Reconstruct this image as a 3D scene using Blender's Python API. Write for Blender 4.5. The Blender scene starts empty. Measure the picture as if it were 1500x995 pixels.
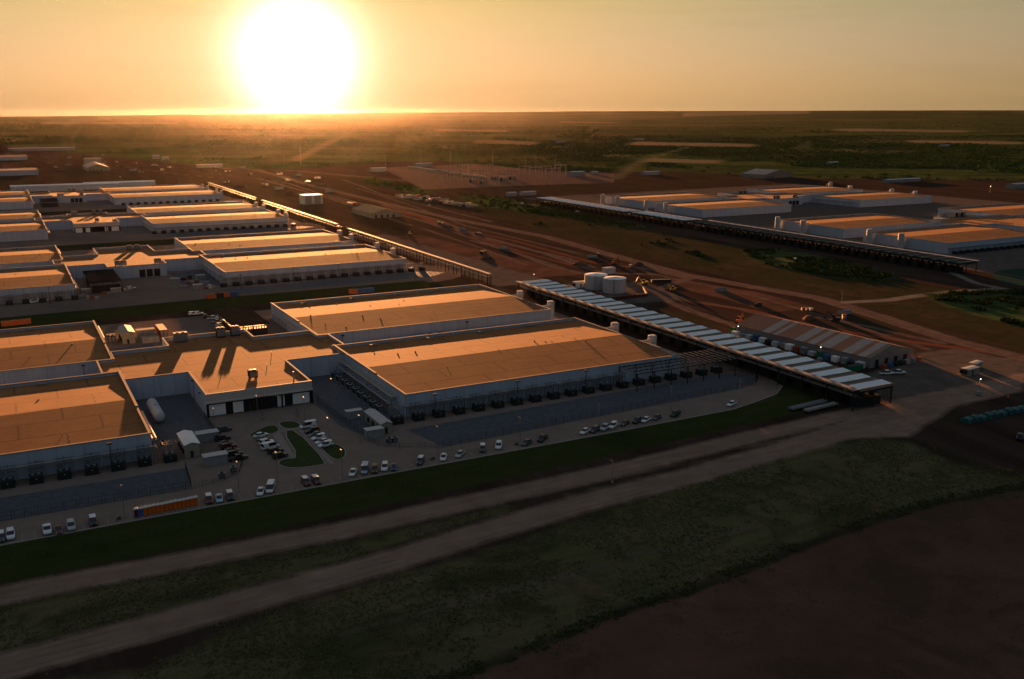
import bpy, bmesh, math, random
import numpy as np
from mathutils import Vector, Matrix, noise
random.seed(7)
rnd = random.Random(11)
D = bpy.data
sc = bpy.context.scene
col = sc.collection
R = math.radians
PI = math.pi

# ------------------------------------------------------------------ camera
IW, IH, FOC, CAMH, HZ = 1500.0, 995.0, 1400.0, 100.0, 164.0
PITCH = math.atan((IH/2-HZ)/FOC)
cam_d = D.cameras.new('camera'); cam = D.objects.new('camera', cam_d); col.objects.link(cam)
cam.location = (0, 0, CAMH); cam.rotation_euler = (PI/2-PITCH, 0, 0)
cam_d.sensor_width = 36.0; cam_d.lens = 36.0*FOC/IW
cam_d.clip_start = 1.0; cam_d.clip_end = 200000.0
sc.camera = cam

# ------------------------------------------------------------------ sun, sky, exposure
SUN_AZ = R(-12.2)      # from +Y, towards +X
SUN_EL = R(3.0)
sdir = Vector((math.sin(SUN_AZ)*math.cos(SUN_EL), math.cos(SUN_AZ)*math.cos(SUN_EL), math.sin(SUN_EL)))
sun_d = D.lights.new('sun', 'SUN'); sun = D.objects.new('sun', sun_d); col.objects.link(sun)
sun.rotation_euler = (-sdir).to_track_quat('-Z', 'Y').to_euler()
sun_d.energy = 4.2; sun_d.angle = R(0.5); sun_d.color = (1.0, 0.40, 0.13)
sc.view_settings.view_transform = 'Standard'; sc.view_settings.look = 'None'
sc.view_settings.gamma = 1.0; sc.view_settings.use_curve_mapping = False
sc.view_settings.exposure = 2.75

w = D.worlds.new('World'); sc.world = w; w.use_nodes = True
nt = w.node_tree; nt.nodes.clear()
def WN(t, **k):
    n = nt.nodes.new(t)
    for a, b in k.items(): setattr(n, a, b)
    return n
wl = nt.links.new
out = WN('ShaderNodeOutputWorld'); bg = WN('ShaderNodeBackground'); sky = WN('ShaderNodeTexSky', sky_type='NISHITA')
sky.sun_disc = False; sky.sun_elevation = SUN_EL; sky.sun_rotation = SUN_AZ
sky.altitude = 500; sky.air_density = 1.0; sky.dust_density = 3.0; sky.ozone_density = 1.0
bg.inputs['Strength'].default_value = 0.05
geo = WN('ShaderNodeTexCoord')
dot = WN('ShaderNodeVectorMath', operation='DOT_PRODUCT'); dot.inputs[1].default_value = sdir
wl(geo.outputs['Generated'], dot.inputs[0])
def M(op, a, b=None, c=None, clamp=False):
    n = WN('ShaderNodeMath', operation=op); n.use_clamp = clamp
    for i, v in enumerate((a, b, c)):
        if v is None: continue
        if isinstance(v, (int, float)): n.inputs[i].default_value = v
        else: wl(v, n.inputs[i])
    return n.outputs[0]
cl = M('MINIMUM', M('MAXIMUM', dot.outputs['Value'], -1.0), 1.0)
ang = M('MULTIPLY', M('ARCCOSINE', cl), 180/PI)      # degrees from the sun
def glow(width, p, amp, colr):
    e = M('MULTIPLY', M('EXPONENT', M('MULTIPLY', M('POWER', M('DIVIDE', ang, width), p), -1.0)), amp)
    v = WN('ShaderNodeVectorMath', operation='SCALE'); v.inputs[0].default_value = colr; wl(e, v.inputs['Scale'])
    return v.outputs[0]
def VA(a, b):
    n = WN('ShaderNodeVectorMath', operation='ADD'); wl(a, n.inputs[0]); wl(b, n.inputs[1]); return n.outputs[0]
tint = WN('ShaderNodeMix', data_type='RGBA', blend_type='MULTIPLY'); tint.inputs[0].default_value = 1.0
wl(sky.outputs[0], tint.inputs[6]); sz0 = WN('ShaderNodeSeparateXYZ'); wl(geo.outputs['Generated'], sz0.inputs[0])
tr = WN('ShaderNodeMapRange'); tr.inputs['From Min'].default_value = 0.0; tr.inputs['From Max'].default_value = .12; wl(sz0.outputs['Z'], tr.inputs['Value'])
tm = WN('ShaderNodeMix', data_type='RGBA'); tm.inputs[6].default_value = (.105, .10, .46, 1); tm.inputs[7].default_value = (.135, .155, .16, 1)
wl(tr.outputs[0], tm.inputs[0]); wl(tm.outputs[2], tint.inputs[7])
damp = M('SUBTRACT', 1.0, M('MULTIPLY', M('EXPONENT', M('MULTIPLY', M('POWER', M('DIVIDE', ang, 19.0), 2.0), -1.0)), .66))
dv = WN('ShaderNodeVectorMath', operation='SCALE'); wl(tint.outputs[2], dv.inputs[0]); wl(damp, dv.inputs['Scale'])
s1 = VA(dv.outputs[0], glow(2.1, 1.55, 16.0, (1.0, 0.88, 0.70)))
s1 = VA(s1, glow(6.5, 1.4, 1.1, (1.0, 0.76, 0.48)))
gb = WN('ShaderNodeVectorMath', operation='MULTIPLY'); wl(glow(66.0, 3.0, .98, (1.0, 0.75, 0.27)), gb.inputs[0])
s9 = WN('ShaderNodeSeparateXYZ'); wl(geo.outputs['Generated'], s9.inputs[0]); ez = M('EXPONENT', M('MULTIPLY', M('POWER', M('DIVIDE', M('ABSOLUTE', s9.outputs['Z']), .22), 2.0), -1.0))
c9 = WN('ShaderNodeCombineXYZ'); [wl(ez, c9.inputs[i]) for i in range(3)]; wl(c9.outputs[0], gb.inputs[1])
s1 = VA(s1, gb.outputs[0])
sepz = WN('ShaderNodeSeparateXYZ'); wl(geo.outputs['Generated'], sepz.inputs[0])
lowb = M('MULTIPLY', M('EXPONENT', M('MULTIPLY', M('MAXIMUM', sepz.outputs['Z'], 0.0), -16.0)), 1.0)
lowb = M('MULTIPLY', lowb, M('EXPONENT', M('MULTIPLY', M('POWER', M('DIVIDE', ang, 75.0), 2.0), -1.0)))
lv = WN('ShaderNodeVectorMath', operation='SCALE'); lv.inputs[0].default_value = (.28, .15, .15); wl(lowb, lv.inputs['Scale'])      # dust band along the horizon
s1 = VA(s1, lv.outputs[0])
sep = WN('ShaderNodeSeparateXYZ'); wl(geo.outputs['Generated'], sep.inputs[0])
up = WN('ShaderNodeMapRange', interpolation_type='SMOOTHSTEP'); up.inputs['From Min'].default_value = .13; up.inputs['From Max'].default_value = .6
wl(sep.outputs['Z'], up.inputs['Value'])
vs_ = WN('ShaderNodeVectorMath', operation='SCALE'); vs_.inputs[0].default_value = (.33, .38, .48); wl(up.outputs[0], vs_.inputs['Scale'])   # light scattered many times, which the sky model leaves out
s1 = VA(s1, vs_.outputs[0])
cm = WN('ShaderNodeMapping'); cm.inputs['Scale'].default_value = (2.2, 2.2, 34.0); wl(geo.outputs['Generated'], cm.inputs['Vector'])      # thin high streaks of cloud
cn_ = WN('ShaderNodeTexNoise'); cn_.inputs['Scale'].default_value = 1.6; cn_.inputs['Detail'].default_value = 7; cn_.inputs['Roughness'].default_value = .62; wl(cm.outputs[0], cn_.inputs['Vector'])
cr = WN('ShaderNodeMapRange', interpolation_type='SMOOTHSTEP'); cr.inputs['From Min'].default_value = .50; cr.inputs['From Max'].default_value = .74; cr.inputs['To Min'].default_value = 1.0; cr.inputs['To Max'].default_value = .94
wl(cn_.outputs['Fac'], cr.inputs['Value']); cs_ = WN('ShaderNodeVectorMath', operation='SCALE'); wl(s1, cs_.inputs[0]); wl(cr.outputs[0], cs_.inputs['Scale']); s1 = cs_.outputs[0]
wl(s1, bg.inputs['Color']); wl(bg.outputs[0], out.inputs['Surface'])

# ------------------------------------------------------------------ helpers
TH = R(28.1); CT, ST = math.cos(TH), math.sin(TH)
cpi, spi = math.cos(PITCH), math.sin(PITCH)
def unproj(px, py, z=0.0):
    x = (px-IW/2)/FOC; y = -(py-IH/2)/FOC
    d = (x, cpi+y*spi, -spi+y*cpi); t = (z-CAMH)/d[2]
    return d[0]*t, d[1]*t
OX, OY = unproj(593.8, 577.7, 8)
def G2W(u, v): return OX+u*CT-v*ST, OY+u*ST+v*CT       # site grid (u along the halls, v towards the sun side)
def W2G(x, y):
    dx, dy = x-OX, y-OY
    return dx*CT+dy*ST, -dx*ST+dy*CT
def TZ(u, v):          # fall beyond the lower road, shaped so the low sun misses the foreground
    s_ = -68.0-v
    return 0.0 if s_ <= 0 else (-.058*s_*s_/(s_+5.0))
def PG(px, py, z=0.0):
    zz = z
    for _ in range(6):
        u, v = W2G(*unproj(px, py, zz)); zz = z+TZ(u, v)
    return u, v

class MB:
    def __init__(s): s.v = []; s.f = []; s.mi = []
    def add(s, vs, fs, mi=0):
        o = len(s.v); s.v += [tuple(p) for p in vs]; s.f += [tuple(o+i for i in f) for f in fs]; s.mi += [mi]*len(fs); return s
    def box(s, x0, y0, z0, x1, y1, z1, mi=0):
        return s.add([(x0,y0,z0),(x1,y0,z0),(x1,y1,z0),(x0,y1,z0),(x0,y0,z1),(x1,y0,z1),(x1,y1,z1),(x0,y1,z1)],
                     [(0,3,2,1),(4,5,6,7),(0,1,5,4),(1,2,6,5),(2,3,7,6),(3,0,4,7)], mi)
    def cyl(s, x, y, z0, z1, r, n=12, r1=None, mi=0, cap=True):
        r1 = r if r1 is None else r1
        vs = [(x+r*math.cos(2*PI*i/n), y+r*math.sin(2*PI*i/n), z0) for i in range(n)]
        vs += [(x+r1*math.cos(2*PI*i/n), y+r1*math.sin(2*PI*i/n), z1) for i in range(n)]
        fs = [(i, (i+1) % n, n+(i+1) % n, n+i) for i in range(n)]
        if cap: fs += [tuple(range(n-1, -1, -1)), tuple(range(n, 2*n))]
        return s.add(vs, fs, mi)
    def tube(s, p0, p1, r, n=6, mi=0):
        a, b = Vector(p0), Vector(p1); d = (b-a).normalized()
        u = d.orthogonal().normalized(); w_ = d.cross(u)
        vs = [tuple(q+(u*math.cos(2*PI*i/n)+w_*math.sin(2*PI*i/n))*r) for q in (a, b) for i in range(n)]
        fs = [(i, (i+1) % n, n+(i+1) % n, n+i) for i in range(n)]+[tuple(range(n-1, -1, -1)), tuple(range(n, 2*n))]
        return s.add(vs, fs, mi)
    def prism(s, poly, z0, z1, mi=0):
        n = len(poly)
        vs = [(x, y, z0) for x, y in poly]+[(x, y, z1) for x, y in poly]
        fs = [(i, (i+1) % n, n+(i+1) % n, n+i) for i in range(n)]+[tuple(range(n-1, -1, -1)), tuple(range(n, 2*n))]
        return s.add(vs, fs, mi)
    def loft(s, secs, mi=0, cap=True):       # list of equal length rings
        n = len(secs[0]); vs = [p for r_ in secs for p in r_]; fs = []
        for k in range(len(secs)-1):
            for i in range(n):
                fs.append((k*n+i, k*n+(i+1) % n, (k+1)*n+(i+1) % n, (k+1)*n+i))
        if cap: fs += [tuple(range(n-1, -1, -1)), tuple((len(secs)-1)*n+i for i in range(n))]
        return s.add(vs, fs, mi)
    def build(s, name, mats, parent=None, smooth=False):
        me = D.meshes.new(name); me.from_pydata(s.v, [], s.f)
        for m in (mats if isinstance(mats, (list, tuple)) else [mats]): me.materials.append(m)
        if any(s.mi): me.polygons.foreach_set('material_index', s.mi)
        if smooth: me.polygons.foreach_set('use_smooth', [True]*len(s.f))
        me.update()
        o = D.objects.new(name, me); col.objects.link(o)
        if parent is not None: o.parent = parent
        return o

def tag(o, label=None, cat=None, group=None, kind=None):
    if label: o['label'] = label
    if cat: o['category'] = cat
    if group: o['group'] = group
    if kind: o['kind'] = kind
    return o
def thing(name, u, v, rot=0.0, label=None, cat=None, group=None, z=0.0):
    o = D.objects.new(name, None); col.objects.link(o); o.empty_display_size = .5
    x, y = G2W(u, v); o.location = (x, y, z); o.rotation_euler = (0, 0, TH+rot)
    return tag(o, label, cat, group)
KIDS = {}
def kids(o):
    return list(o.children)
def dup(o, u=None, v=None, rot=0.0, label=None, group=None, parent=None, z=None):
    c = o.copy(); col.objects.link(c)
    if parent is not None: c.parent = parent
    if u is not None:
        x, y = G2W(u, v); c.location = (x, y, o.location.z if z is None else z); c.rotation_euler = (0, 0, TH+rot)
    if label: c['label'] = label
    if group: c['group'] = group
    for k in kids(o): dup(k, parent=c)
    return c
def setmat(o, name, m):
    for k in kids(o):
        if k.name.split('.')[0] == name:
            k.data = k.data.copy(); k.data.materials[0] = m

# ------------------------------------------------------------------ materials
def mat(name, c, rough=0.7, metal=0.0, var=0.15, scale=0.3, bump=0.0, bscale=8.0, c2=None, coord='Object', spec=0.1, stretch=None):
    m = D.materials.new(name); m.use_nodes = True; n = m.node_tree.nodes; l = m.node_tree.links
    b = n['Principled BSDF']; b.inputs['Roughness'].default_value = rough; b.inputs['Metallic'].default_value = metal
    b.inputs['Specular IOR Level'].default_value = spec
    tc = n.new('ShaderNodeTexCoord'); vec = tc.outputs[coord]
    if stretch:
        mp = n.new('ShaderNodeMapping'); mp.inputs['Scale'].default_value = stretch; l.new(vec, mp.inputs['Vector']); vec = mp.outputs[0]
    no = n.new('ShaderNodeTexNoise'); no.inputs['Scale'].default_value = scale; no.inputs['Detail'].default_value = 6
    no.inputs['Roughness'].default_value = .65
    l.new(vec, no.inputs['Vector'])
    mx = n.new('ShaderNodeMix'); mx.data_type = 'RGBA'
    rp = n.new('ShaderNodeMapRange'); rp.inputs['From Min'].default_value = .3; rp.inputs['From Max'].default_value = .7
    l.new(no.outputs['Fac'], rp.inputs['Value']); l.new(rp.outputs[0], mx.inputs[0])
    ca = c2 if c2 else tuple(x*(1-var) for x in c)
    cb = c if c2 else tuple(min(1, x*(1+var)) for x in c)
    mx.inputs[6].default_value = (*ca, 1); mx.inputs[7].default_value = (*cb, 1)
    l.new(mx.outputs[2], b.inputs['Base Color'])
    if bump:
        n2 = n.new('ShaderNodeTexNoise'); n2.inputs['Scale'].default_value = bscale; n2.inputs['Detail'].default_value = 4
        l.new(vec, n2.inputs['Vector'])
        bp = n.new('ShaderNodeBump'); bp.inputs['Strength'].default_value = bump; bp.inputs['Distance'].default_value = .3
        l.new(n2.outputs['Fac'], bp.inputs['Height']); l.new(bp.outputs[0], b.inputs['Normal'])
    return m
def emis(name, c, s):
    m = D.materials.new(name); m.use_nodes = True; n = m.node_tree.nodes; b = n['Principled BSDF']
    b.inputs['Base Color'].default_value = (*c, 1); b.inputs['Emission Color'].default_value = (*c, 1); b.inputs['Emission Strength'].default_value = s
    return m

MT = {}
def wall_mat():
    m = mat('painted_wall_panel', (.40, .46, .55), .7, var=.07, scale=.25, stretch=(1, 1, .2), spec=.1)
    n = m.node_tree.nodes; l = m.node_tree.links; b = n['Principled BSDF']; src = b.inputs['Base Color'].links[0].from_socket
    tc = n.new('ShaderNodeTexCoord'); sx = n.new('ShaderNodeSeparateXYZ'); l.new(tc.outputs['Object'], sx.inputs[0])
    def mth(op, a, c):
        k = n.new('ShaderNodeMath'); k.operation = op
        for i, q in enumerate((a, c)):
            if isinstance(q, (int, float)): k.inputs[i].default_value = q
            else: l.new(q, k.inputs[i])
        return k.outputs[0]
    s = mth('ADD', sx.outputs[0], sx.outputs[1]); f = mth('FRACT', mth('DIVIDE', s, 7.2), 0); g = mth('LESS_THAN', f, .03)
    st = n.new('ShaderNodeTexNoise'); st.inputs['Scale'].default_value = 1.0; mp = n.new('ShaderNodeMapping'); mp.inputs['Scale'].default_value = (.9, .9, .05); l.new(tc.outputs['Object'], mp.inputs[0]); l.new(mp.outputs[0], st.inputs['Vector'])
    mx = n.new('ShaderNodeMix'); mx.data_type = 'RGBA'; l.new(mth('MULTIPLY', g, .45), mx.inputs[0]); l.new(src, mx.inputs[6]); mx.inputs[7].default_value = (.12, .13, .14, 1)
    m2 = n.new('ShaderNodeMix'); m2.data_type = 'RGBA'; mr = n.new('ShaderNodeMapRange'); mr.inputs['From Min'].default_value = .5; mr.inputs['From Max'].default_value = .8; mr.inputs['To Max'].default_value = .35
    l.new(st.outputs[0], mr.inputs['Value']); l.new(mr.outputs[0], m2.inputs[0]); l.new(mx.outputs[2], m2.inputs[6]); m2.inputs[7].default_value = (.24, .23, .22, 1)
    l.new(m2.outputs[2], b.inputs['Base Color']); return m
MT['wall'] = wall_mat()
MT['coping'] = mat('metal_coping', (.27, .205, .155), .85, var=.08, scale=.5)
MT['innerparapet'] = mat('parapet_membrane', (.42, .34, .28), .8, var=.1)
MT['dark'] = mat('dark_steel', (.03, .031, .034), .8, var=.3, scale=1, spec=.05)
MT['steel'] = mat('galvanised_steel', (.22, .23, .24), .5, metal=.3, var=.2, scale=1)
MT['gen'] = mat('generator_paint', (.025, .03, .03), .6, var=.2, scale=.6)
MT['white'] = mat('white_paint', (.78, .78, .76), .45, var=.05, scale=.5)
MT['tank'] = mat('tank_paint', (.44, .45, .46), .7, var=.06, scale=.3, stretch=(1, 1, .3))
MT['tan'] = mat('tan_metal_siding', (.30, .27, .21), .6, var=.1, scale=.8)
MT['greyroof'] = mat('grey_standing_seam', (.46, .45, .43), .5, var=.08, scale=.7)
MT['black'] = mat('black_cladding', (.018, .019, .02), .55, var=.25, scale=.5)
MT['glassdark'] = mat('dark_glass', (.012, .015, .018), .1, var=.1, spec=.6)
MT['tyre'] = mat('tyre_rubber', (.012, .012, .012), .8, var=.2)
MT['rim'] = mat('wheel_alloy', (.35, .35, .36), .35, metal=.6, var=.1)
MT['panel'] = mat('white_cooler_top', (.70, .78, .80), .6, var=.06, scale=.25)
MT['deck'] = mat('deck_grating', (.26, .26, .26), .7, var=.15, scale=.6)
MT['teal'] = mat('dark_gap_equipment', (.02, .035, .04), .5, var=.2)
MT['kerb'] = mat('kerb_concrete', (.34, .29, .25), .85, var=.12, scale=.6)
MT['orange'] = mat('orange_plastic', (.72, .17, .03), .5, var=.1, scale=.7)
MT['blue'] = mat('blue_plastic', (.05, .12, .38), .5, var=.1, scale=.7)
MT['roofcap'] = mat('toilet_cap', (.62, .58, .52), .5, var=.08)
MT['greenbin'] = mat('green_dumpster', (.01, .14, .06), .5, var=.15, scale=.7)
MT['rust'] = mat('rusty_container', (.25, .07, .035), .7, var=.3, scale=1)
MT['yellow'] = mat('machine_yellow', (.6, .36, .04), .5, var=.15, scale=1)
MT['bark'] = mat('bark', (.10, .07, .05), .9, var=.2, scale=3)
MT['leaf'] = mat('leaf', (.06, .085, .03), .7, var=.4, scale=1.5)
MT['lamp'] = emis('lit_lamp', (1.0, .85, .6), 1.2)
MT['red'] = mat('red_sign', (.55, .04, .03), .5, var=.05)
MT['pipe'] = mat('insulated_pipe', (.42, .36, .30), .7, metal=0, var=.08, scale=.8)
MT['tarp'] = mat('tarp_cover', (.03, .10, .10), .5, var=.35, scale=.8)
MT['trim'] = mat('light_stone_fascia', (.50, .45, .40), .7, var=.06)

def roof_mat():
    m = D.materials.new('roof_membrane'); m.use_nodes = True; n = m.node_tree.nodes; l = m.node_tree.links
    b = n['Principled BSDF']; b.inputs['Roughness'].default_value = .9; b.inputs['Specular IOR Level'].default_value = 0.03
    tc = n.new('ShaderNodeTexCoord'); v = tc.outputs['Object']
    wn = n.new('ShaderNodeTexNoise'); wn.inputs['Scale'].default_value = .25; wn.inputs['Detail'].default_value = 2; l.new(v, wn.inputs['Vector'])
    ws = n.new('ShaderNodeVectorMath'); ws.operation = 'SCALE'; ws.inputs['Scale'].default_value = .9; l.new(wn.outputs['Color'], ws.inputs[0])
    va = n.new('ShaderNodeVectorMath'); va.operation = 'ADD'; l.new(v, va.inputs[0]); l.new(ws.outputs[0], va.inputs[1])
    def brick(w_, h_, mort, vec, off=.5):
        k = n.new('ShaderNodeTexBrick'); k.inputs['Scale'].default_value = 1; k.inputs['Brick Width'].default_value = w_; k.inputs['Row Height'].default_value = h_
        k.inputs['Mortar Size'].default_value = mort; k.inputs['Mortar Smooth'].default_value = .6; k.offset = off
        k.inputs['Color1'].default_value = (0, 0, 0, 1); k.inputs['Color2'].default_value = (1, 1, 1, 1); k.inputs['Bias'].default_value = 0
        l.new(vec, k.inputs['Vector']); return k
    k1 = brick(23.0, 13.0, .45, va.outputs[0], .45); k2 = brick(9.0, 3.05, .14, v)
    n1 = n.new('ShaderNodeTexNoise'); n1.inputs['Scale'].default_value = .07; n1.inputs['Detail'].default_value = 8; n1.inputs['Roughness'].default_value = .7; l.new(v, n1.inputs['Vector'])
    n3 = n.new('ShaderNodeTexNoise'); n3.inputs['Scale'].default_value = 1.3; n3.inputs['Detail'].default_value = 5; l.new(v, n3.inputs['Vector'])
    mx = n.new('ShaderNodeMix'); mx.data_type = 'RGBA'; mx.inputs[6].default_value = (.25, .106, .041, 1); mx.inputs[7].default_value = (.39, .174, .067, 1)
    mr = n.new('ShaderNodeMapRange'); mr.inputs['From Min'].default_value = .25; mr.inputs['From Max'].default_value = .75
    ad = n.new('ShaderNodeMath'); ad.operation = 'MULTIPLY_ADD'; ad.inputs[1].default_value = .35; l.new(n3.outputs[0], ad.inputs[0])
    sb = n.new('ShaderNodeMath'); sb.operation = 'SUBTRACT'; sb.inputs[1].default_value = .17; l.new(n1.outputs[0], sb.inputs[0]); l.new(sb.outputs[0], ad.inputs[2])
    l.new(ad.outputs[0], mr.inputs['Value']); l.new(mr.outputs[0], mx.inputs[0])
    # per sheet tone
    m2 = n.new('ShaderNodeMix'); m2.data_type = 'RGBA'; m2.blend_type = 'MULTIPLY'; m2.inputs[0].default_value = .10
    l.new(mx.outputs[2], m2.inputs[6]); l.new(k2.outputs['Color'], m2.inputs[7])
    m3 = n.new('ShaderNodeMix'); m3.data_type = 'RGBA'
    f = n.new('ShaderNodeMath'); f.operation = 'MULTIPLY'; f.inputs[1].default_value = .75; l.new(k1.outputs['Fac'], f.inputs[0]); l.new(f.outputs[0], m3.inputs[0])
    l.new(m2.outputs[2], m3.inputs[6]); m3.inputs[7].default_value = (.11, .062, .035, 1)
    m4 = n.new('ShaderNodeMix'); m4.data_type = 'RGBA'
    f2 = n.new('ShaderNodeMath'); f2.operation = 'MULTIPLY'; f2.inputs[1].default_value = .12; l.new(k2.outputs['Fac'], f2.inputs[0]); l.new(f2.outputs[0], m4.inputs[0])
    l.new(m3.outputs[2], m4.inputs[6]); m4.inputs[7].default_value = (.11, .062, .035, 1)
    n5 = n.new('ShaderNodeTexNoise'); n5.inputs['Scale'].default_value = .16; n5.inputs['Detail'].default_value = 7; n5.inputs['Roughness'].default_value = .6; n5.inputs['Distortion'].default_value = 1.4; l.new(v, n5.inputs['Vector'])
    r5 = n.new('ShaderNodeMapRange'); r5.inputs['From Min'].default_value = .56; r5.inputs['From Max'].default_value = .72; r5.inputs['To Max'].default_value = .45; l.new(n5.outputs[0], r5.inputs['Value'])
    m5 = n.new('ShaderNodeMix'); m5.data_type = 'RGBA'; l.new(r5.outputs[0], m5.inputs[0]); l.new(m4.outputs[2], m5.inputs[6]); m5.inputs[7].default_value = (.20, .088, .038, 1)
    l.new(m5.outputs[2], b.inputs['Base Color'])
    bp = n.new('ShaderNodeBump'); bp.inputs['Strength'].default_value = .25; bp.inputs['Distance'].default_value = .02; l.new(n3.outputs[0], bp.inputs['Height']); l.new(bp.outputs[0], b.inputs['Normal'])
    return m
MT['roof'] = roof_mat()

# ------------------------------------------------------------------ ground sheet with regions stored as signed distances
def seg_dist(P, a, b):
    a = np.array(a); b = np.array(b); ab = b-a; t = ((P-a)@ab)/(ab@ab+1e-9); t = np.clip(t, 0, 1)
    return np.hypot(*(P-(a+t[:, None]*ab)).T)
def poly_sdf(P, poly):
    d = np.full(len(P), 1e9); ins = np.zeros(len(P), bool); n = len(poly)
    for i in range(n):
        a, b = poly[i], poly[(i+1) % n]
        d = np.minimum(d, seg_dist(P, a, b))
        c = (a[1] > P[:, 1]) != (b[1] > P[:, 1])
        with np.errstate(divide='ignore', invalid='ignore'):
            xi = (b[0]-a[0])*(P[:, 1]-a[1])/((b[1]-a[1]) if b[1] != a[1] else 1e-9)+a[0]
        ins ^= c & (P[:, 0] < xi)
    return np.where(ins, d, -d)
def line_sdf(P, pts, width):
    d = np.full(len(P), 1e9)
    for i in range(len(pts)-1): d = np.minimum(d, seg_dist(P, pts[i], pts[i+1]))
    return width/2-d
def px(l, z=0): return [PG(x, y, z) for x, y in l]

def axis(lo, hi, step, far, growth=1.05):
    a = list(np.arange(lo, hi+.01, step)); s = step; x = lo
    left = []
    while x > -far: s *= growth; x -= s; left.append(x)
    s = step; x = hi; right = []
    while x < far: s *= growth; x += s; right.append(x)
    return np.array(left[::-1]+a+right)
US = axis(-190, 620, 2.5, 18500); VS = axis(-240, 560, 2.5, 18500)
UU, VV = np.meshgrid(US, VS, indexing='xy')
P = np.stack([UU.ravel(), VV.ravel()], 1)

REG = {}
def reg(name, arr): REG[name] = np.maximum(REG[name], arr) if name in REG else arr
# lawns
reg('lawn', poly_sdf(P, [(-400, -46.5), (-121, -46.5), (53, -46.2), (103, -45.5), (117, -42), (130, -38.5), (138.8, -32), (141.3, -22.7), (144, -12), (150, -8), (166, -52), (160, -57), (98, -60), (17, -64.5), (-62, -67.4), (-400, -67.4)]))
reg('lawn', poly_sdf(P, px([(-300, 492), (0, 466), (300, 438), (420, 428), (620, 411), (640, 418), (420, 441), (300, 454), (0, 482), (-300, 508)])))
for vv in (505, 790): reg('lawn', poly_sdf(P, [(-300, vv), (90, vv), (100, vv+16), (-300, vv+16)]))
# concrete aprons
for v0 in (0, 284, 568, 852):
    vlo = -46.5 if v0 == 0 else v0-50
    reg('conc', poly_sdf(P, [(-330, vlo), (103, vlo), (128, vlo+7), (138, vlo+15), (142, vlo+25), (142, v0+10), (133, v0+20), (133, v0+200), (-330, v0+205)]))
# dirt roads in the foreground
road1 = px([(-300, 925), (0, 872), (300, 815), (500, 777), (700, 733), (900, 690), (1100, 640), (1250, 605), (1400, 575), (1500, 553), (1700, 510)])
road2 = px([(-300, 1080), (0, 978), (300, 897), (560, 825), (700, 782), (850, 738), (1000, 700), (1100, 672), (1200, 642), (1290, 610)])
reg('road', line_sdf(P, road1, 8.5)); reg('road', line_sdf(P, road2, 9.5))
reg('road', poly_sdf(P, px([(1130, 650), (1210, 628), (1330, 590), (1420, 572), (1500, 560), (1500, 572), (1400, 595), (1330, 640), (1250, 642), (1150, 672), (1090, 678)])))
# open field of rough grass
reg('field', poly_sdf(P, px([(-500, 1180), (0, 1010), (200, 985), (420, 890), (700, 812), (900, 745), (1080, 682), (1180, 655), (1260, 642), (1330, 648), (1400, 682), (1500, 702), (1500, 711), (1367, 735), (1233, 777), (1127, 817), (1020, 860), (913, 892), (807, 937), (700, 977), (500, 1045), (100, 1180), (-500, 1400)])))
reg('field', poly_sdf(P, px([(-400, 960), (0, 888), (300, 832), (500, 795), (720, 745), (770, 735), (760, 742), (700, 762), (560, 806), (300, 880), (0, 955), (-400, 1080)])))
reg('meadow', poly_sdf(P, px([(660, 283), (800, 308), (1000, 346), (1200, 388), (1330, 415), (1500, 440), (1700, 470), (1700, 560), (1500, 512), (1350, 470), (1200, 432), (1000, 392), (850, 352), (660, 300)])))
# ditch
ditch = px([(100, 1180), (300, 1110), (500, 1045), (700, 977), (807, 937), (913, 892), (1020, 860), (1127, 817), (1233, 777), (1367, 735), (1500, 711), (1700, 675)])
reg('track', line_sdf(P, px([(500, 930), (700, 876), (900, 822), (1105, 769)]), .9))
reg('ditch', line_sdf(P, ditch, 1.7))
# middle distance
hwy = px([(250, 232), (380, 250), (450, 270), (560, 297), (660, 320), (800, 347), (900, 375), (1000, 402), (1100, 420), (1200, 437), (1300, 468), (1400, 500), (1500, 525), (1700, 580)])
reg('track', line_sdf(P, hwy, 11))
for l, wd in (([(560, 300), (640, 322), (700, 345), (800, 372), (880, 400), (960, 402)], 5), ([(480, 285), (600, 318), (720, 352), (830, 378), (870, 392)], 4),
              ([(690, 352), (760, 372), (800, 388), (850, 400), (880, 402)], 4), ([(900, 420), (960, 432), (1010, 455), (1080, 478), (1120, 470)], 6),
              ([(940, 392), (1010, 408), (960, 425)], 6), ([(1200, 465), (1280, 480), (1330, 492), (1380, 503)], 4), ([(380, 262), (480, 290), (600, 330)], 5),
              ([(640, 268), (560, 262), (430, 250), (340, 248), (200, 232), (60, 218)], 14)):
    reg('track', line_sdf(P, px(l), wd))
for l, wd in (([(640, 330), (750, 352), (870, 385), (930, 392)], 4), ([(560, 308), (660, 335), (760, 368), (850, 392)], 3.5), ([(1000, 440), (1100, 455), (1200, 480), (1330, 500), (1480, 520)], 5),
              ([(560, 305), (620, 318), (650, 333)], 8), ([(1080, 690), (1180, 640), (1220, 632)], 2.5)):
    reg('redline', line_sdf(P, px(l), wd))
for l, wd in (([(500, 262), (560, 285), (640, 305), (720, 325)], 4), ([(520, 275), (600, 300), (680, 330), (760, 350), (850, 372)], 3), ([(600, 318), (700, 352), (780, 378), (840, 398)], 3),
              ([(620, 335), (700, 362), (770, 388)], 3), ([(300, 252), (420, 268), (520, 300)], 5), ([(150, 240), (260, 255), (330, 262)], 8), ([(60, 222), (150, 236), (280, 248)], 6),
              ([(1010, 440), (1080, 452), (1170, 478), (1240, 500), (1320, 512)], 3), ([(950, 400), (1100, 432), (1230, 470), (1360, 512)], 3)):
    reg('track', line_sdf(P, px(l), wd))
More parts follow.
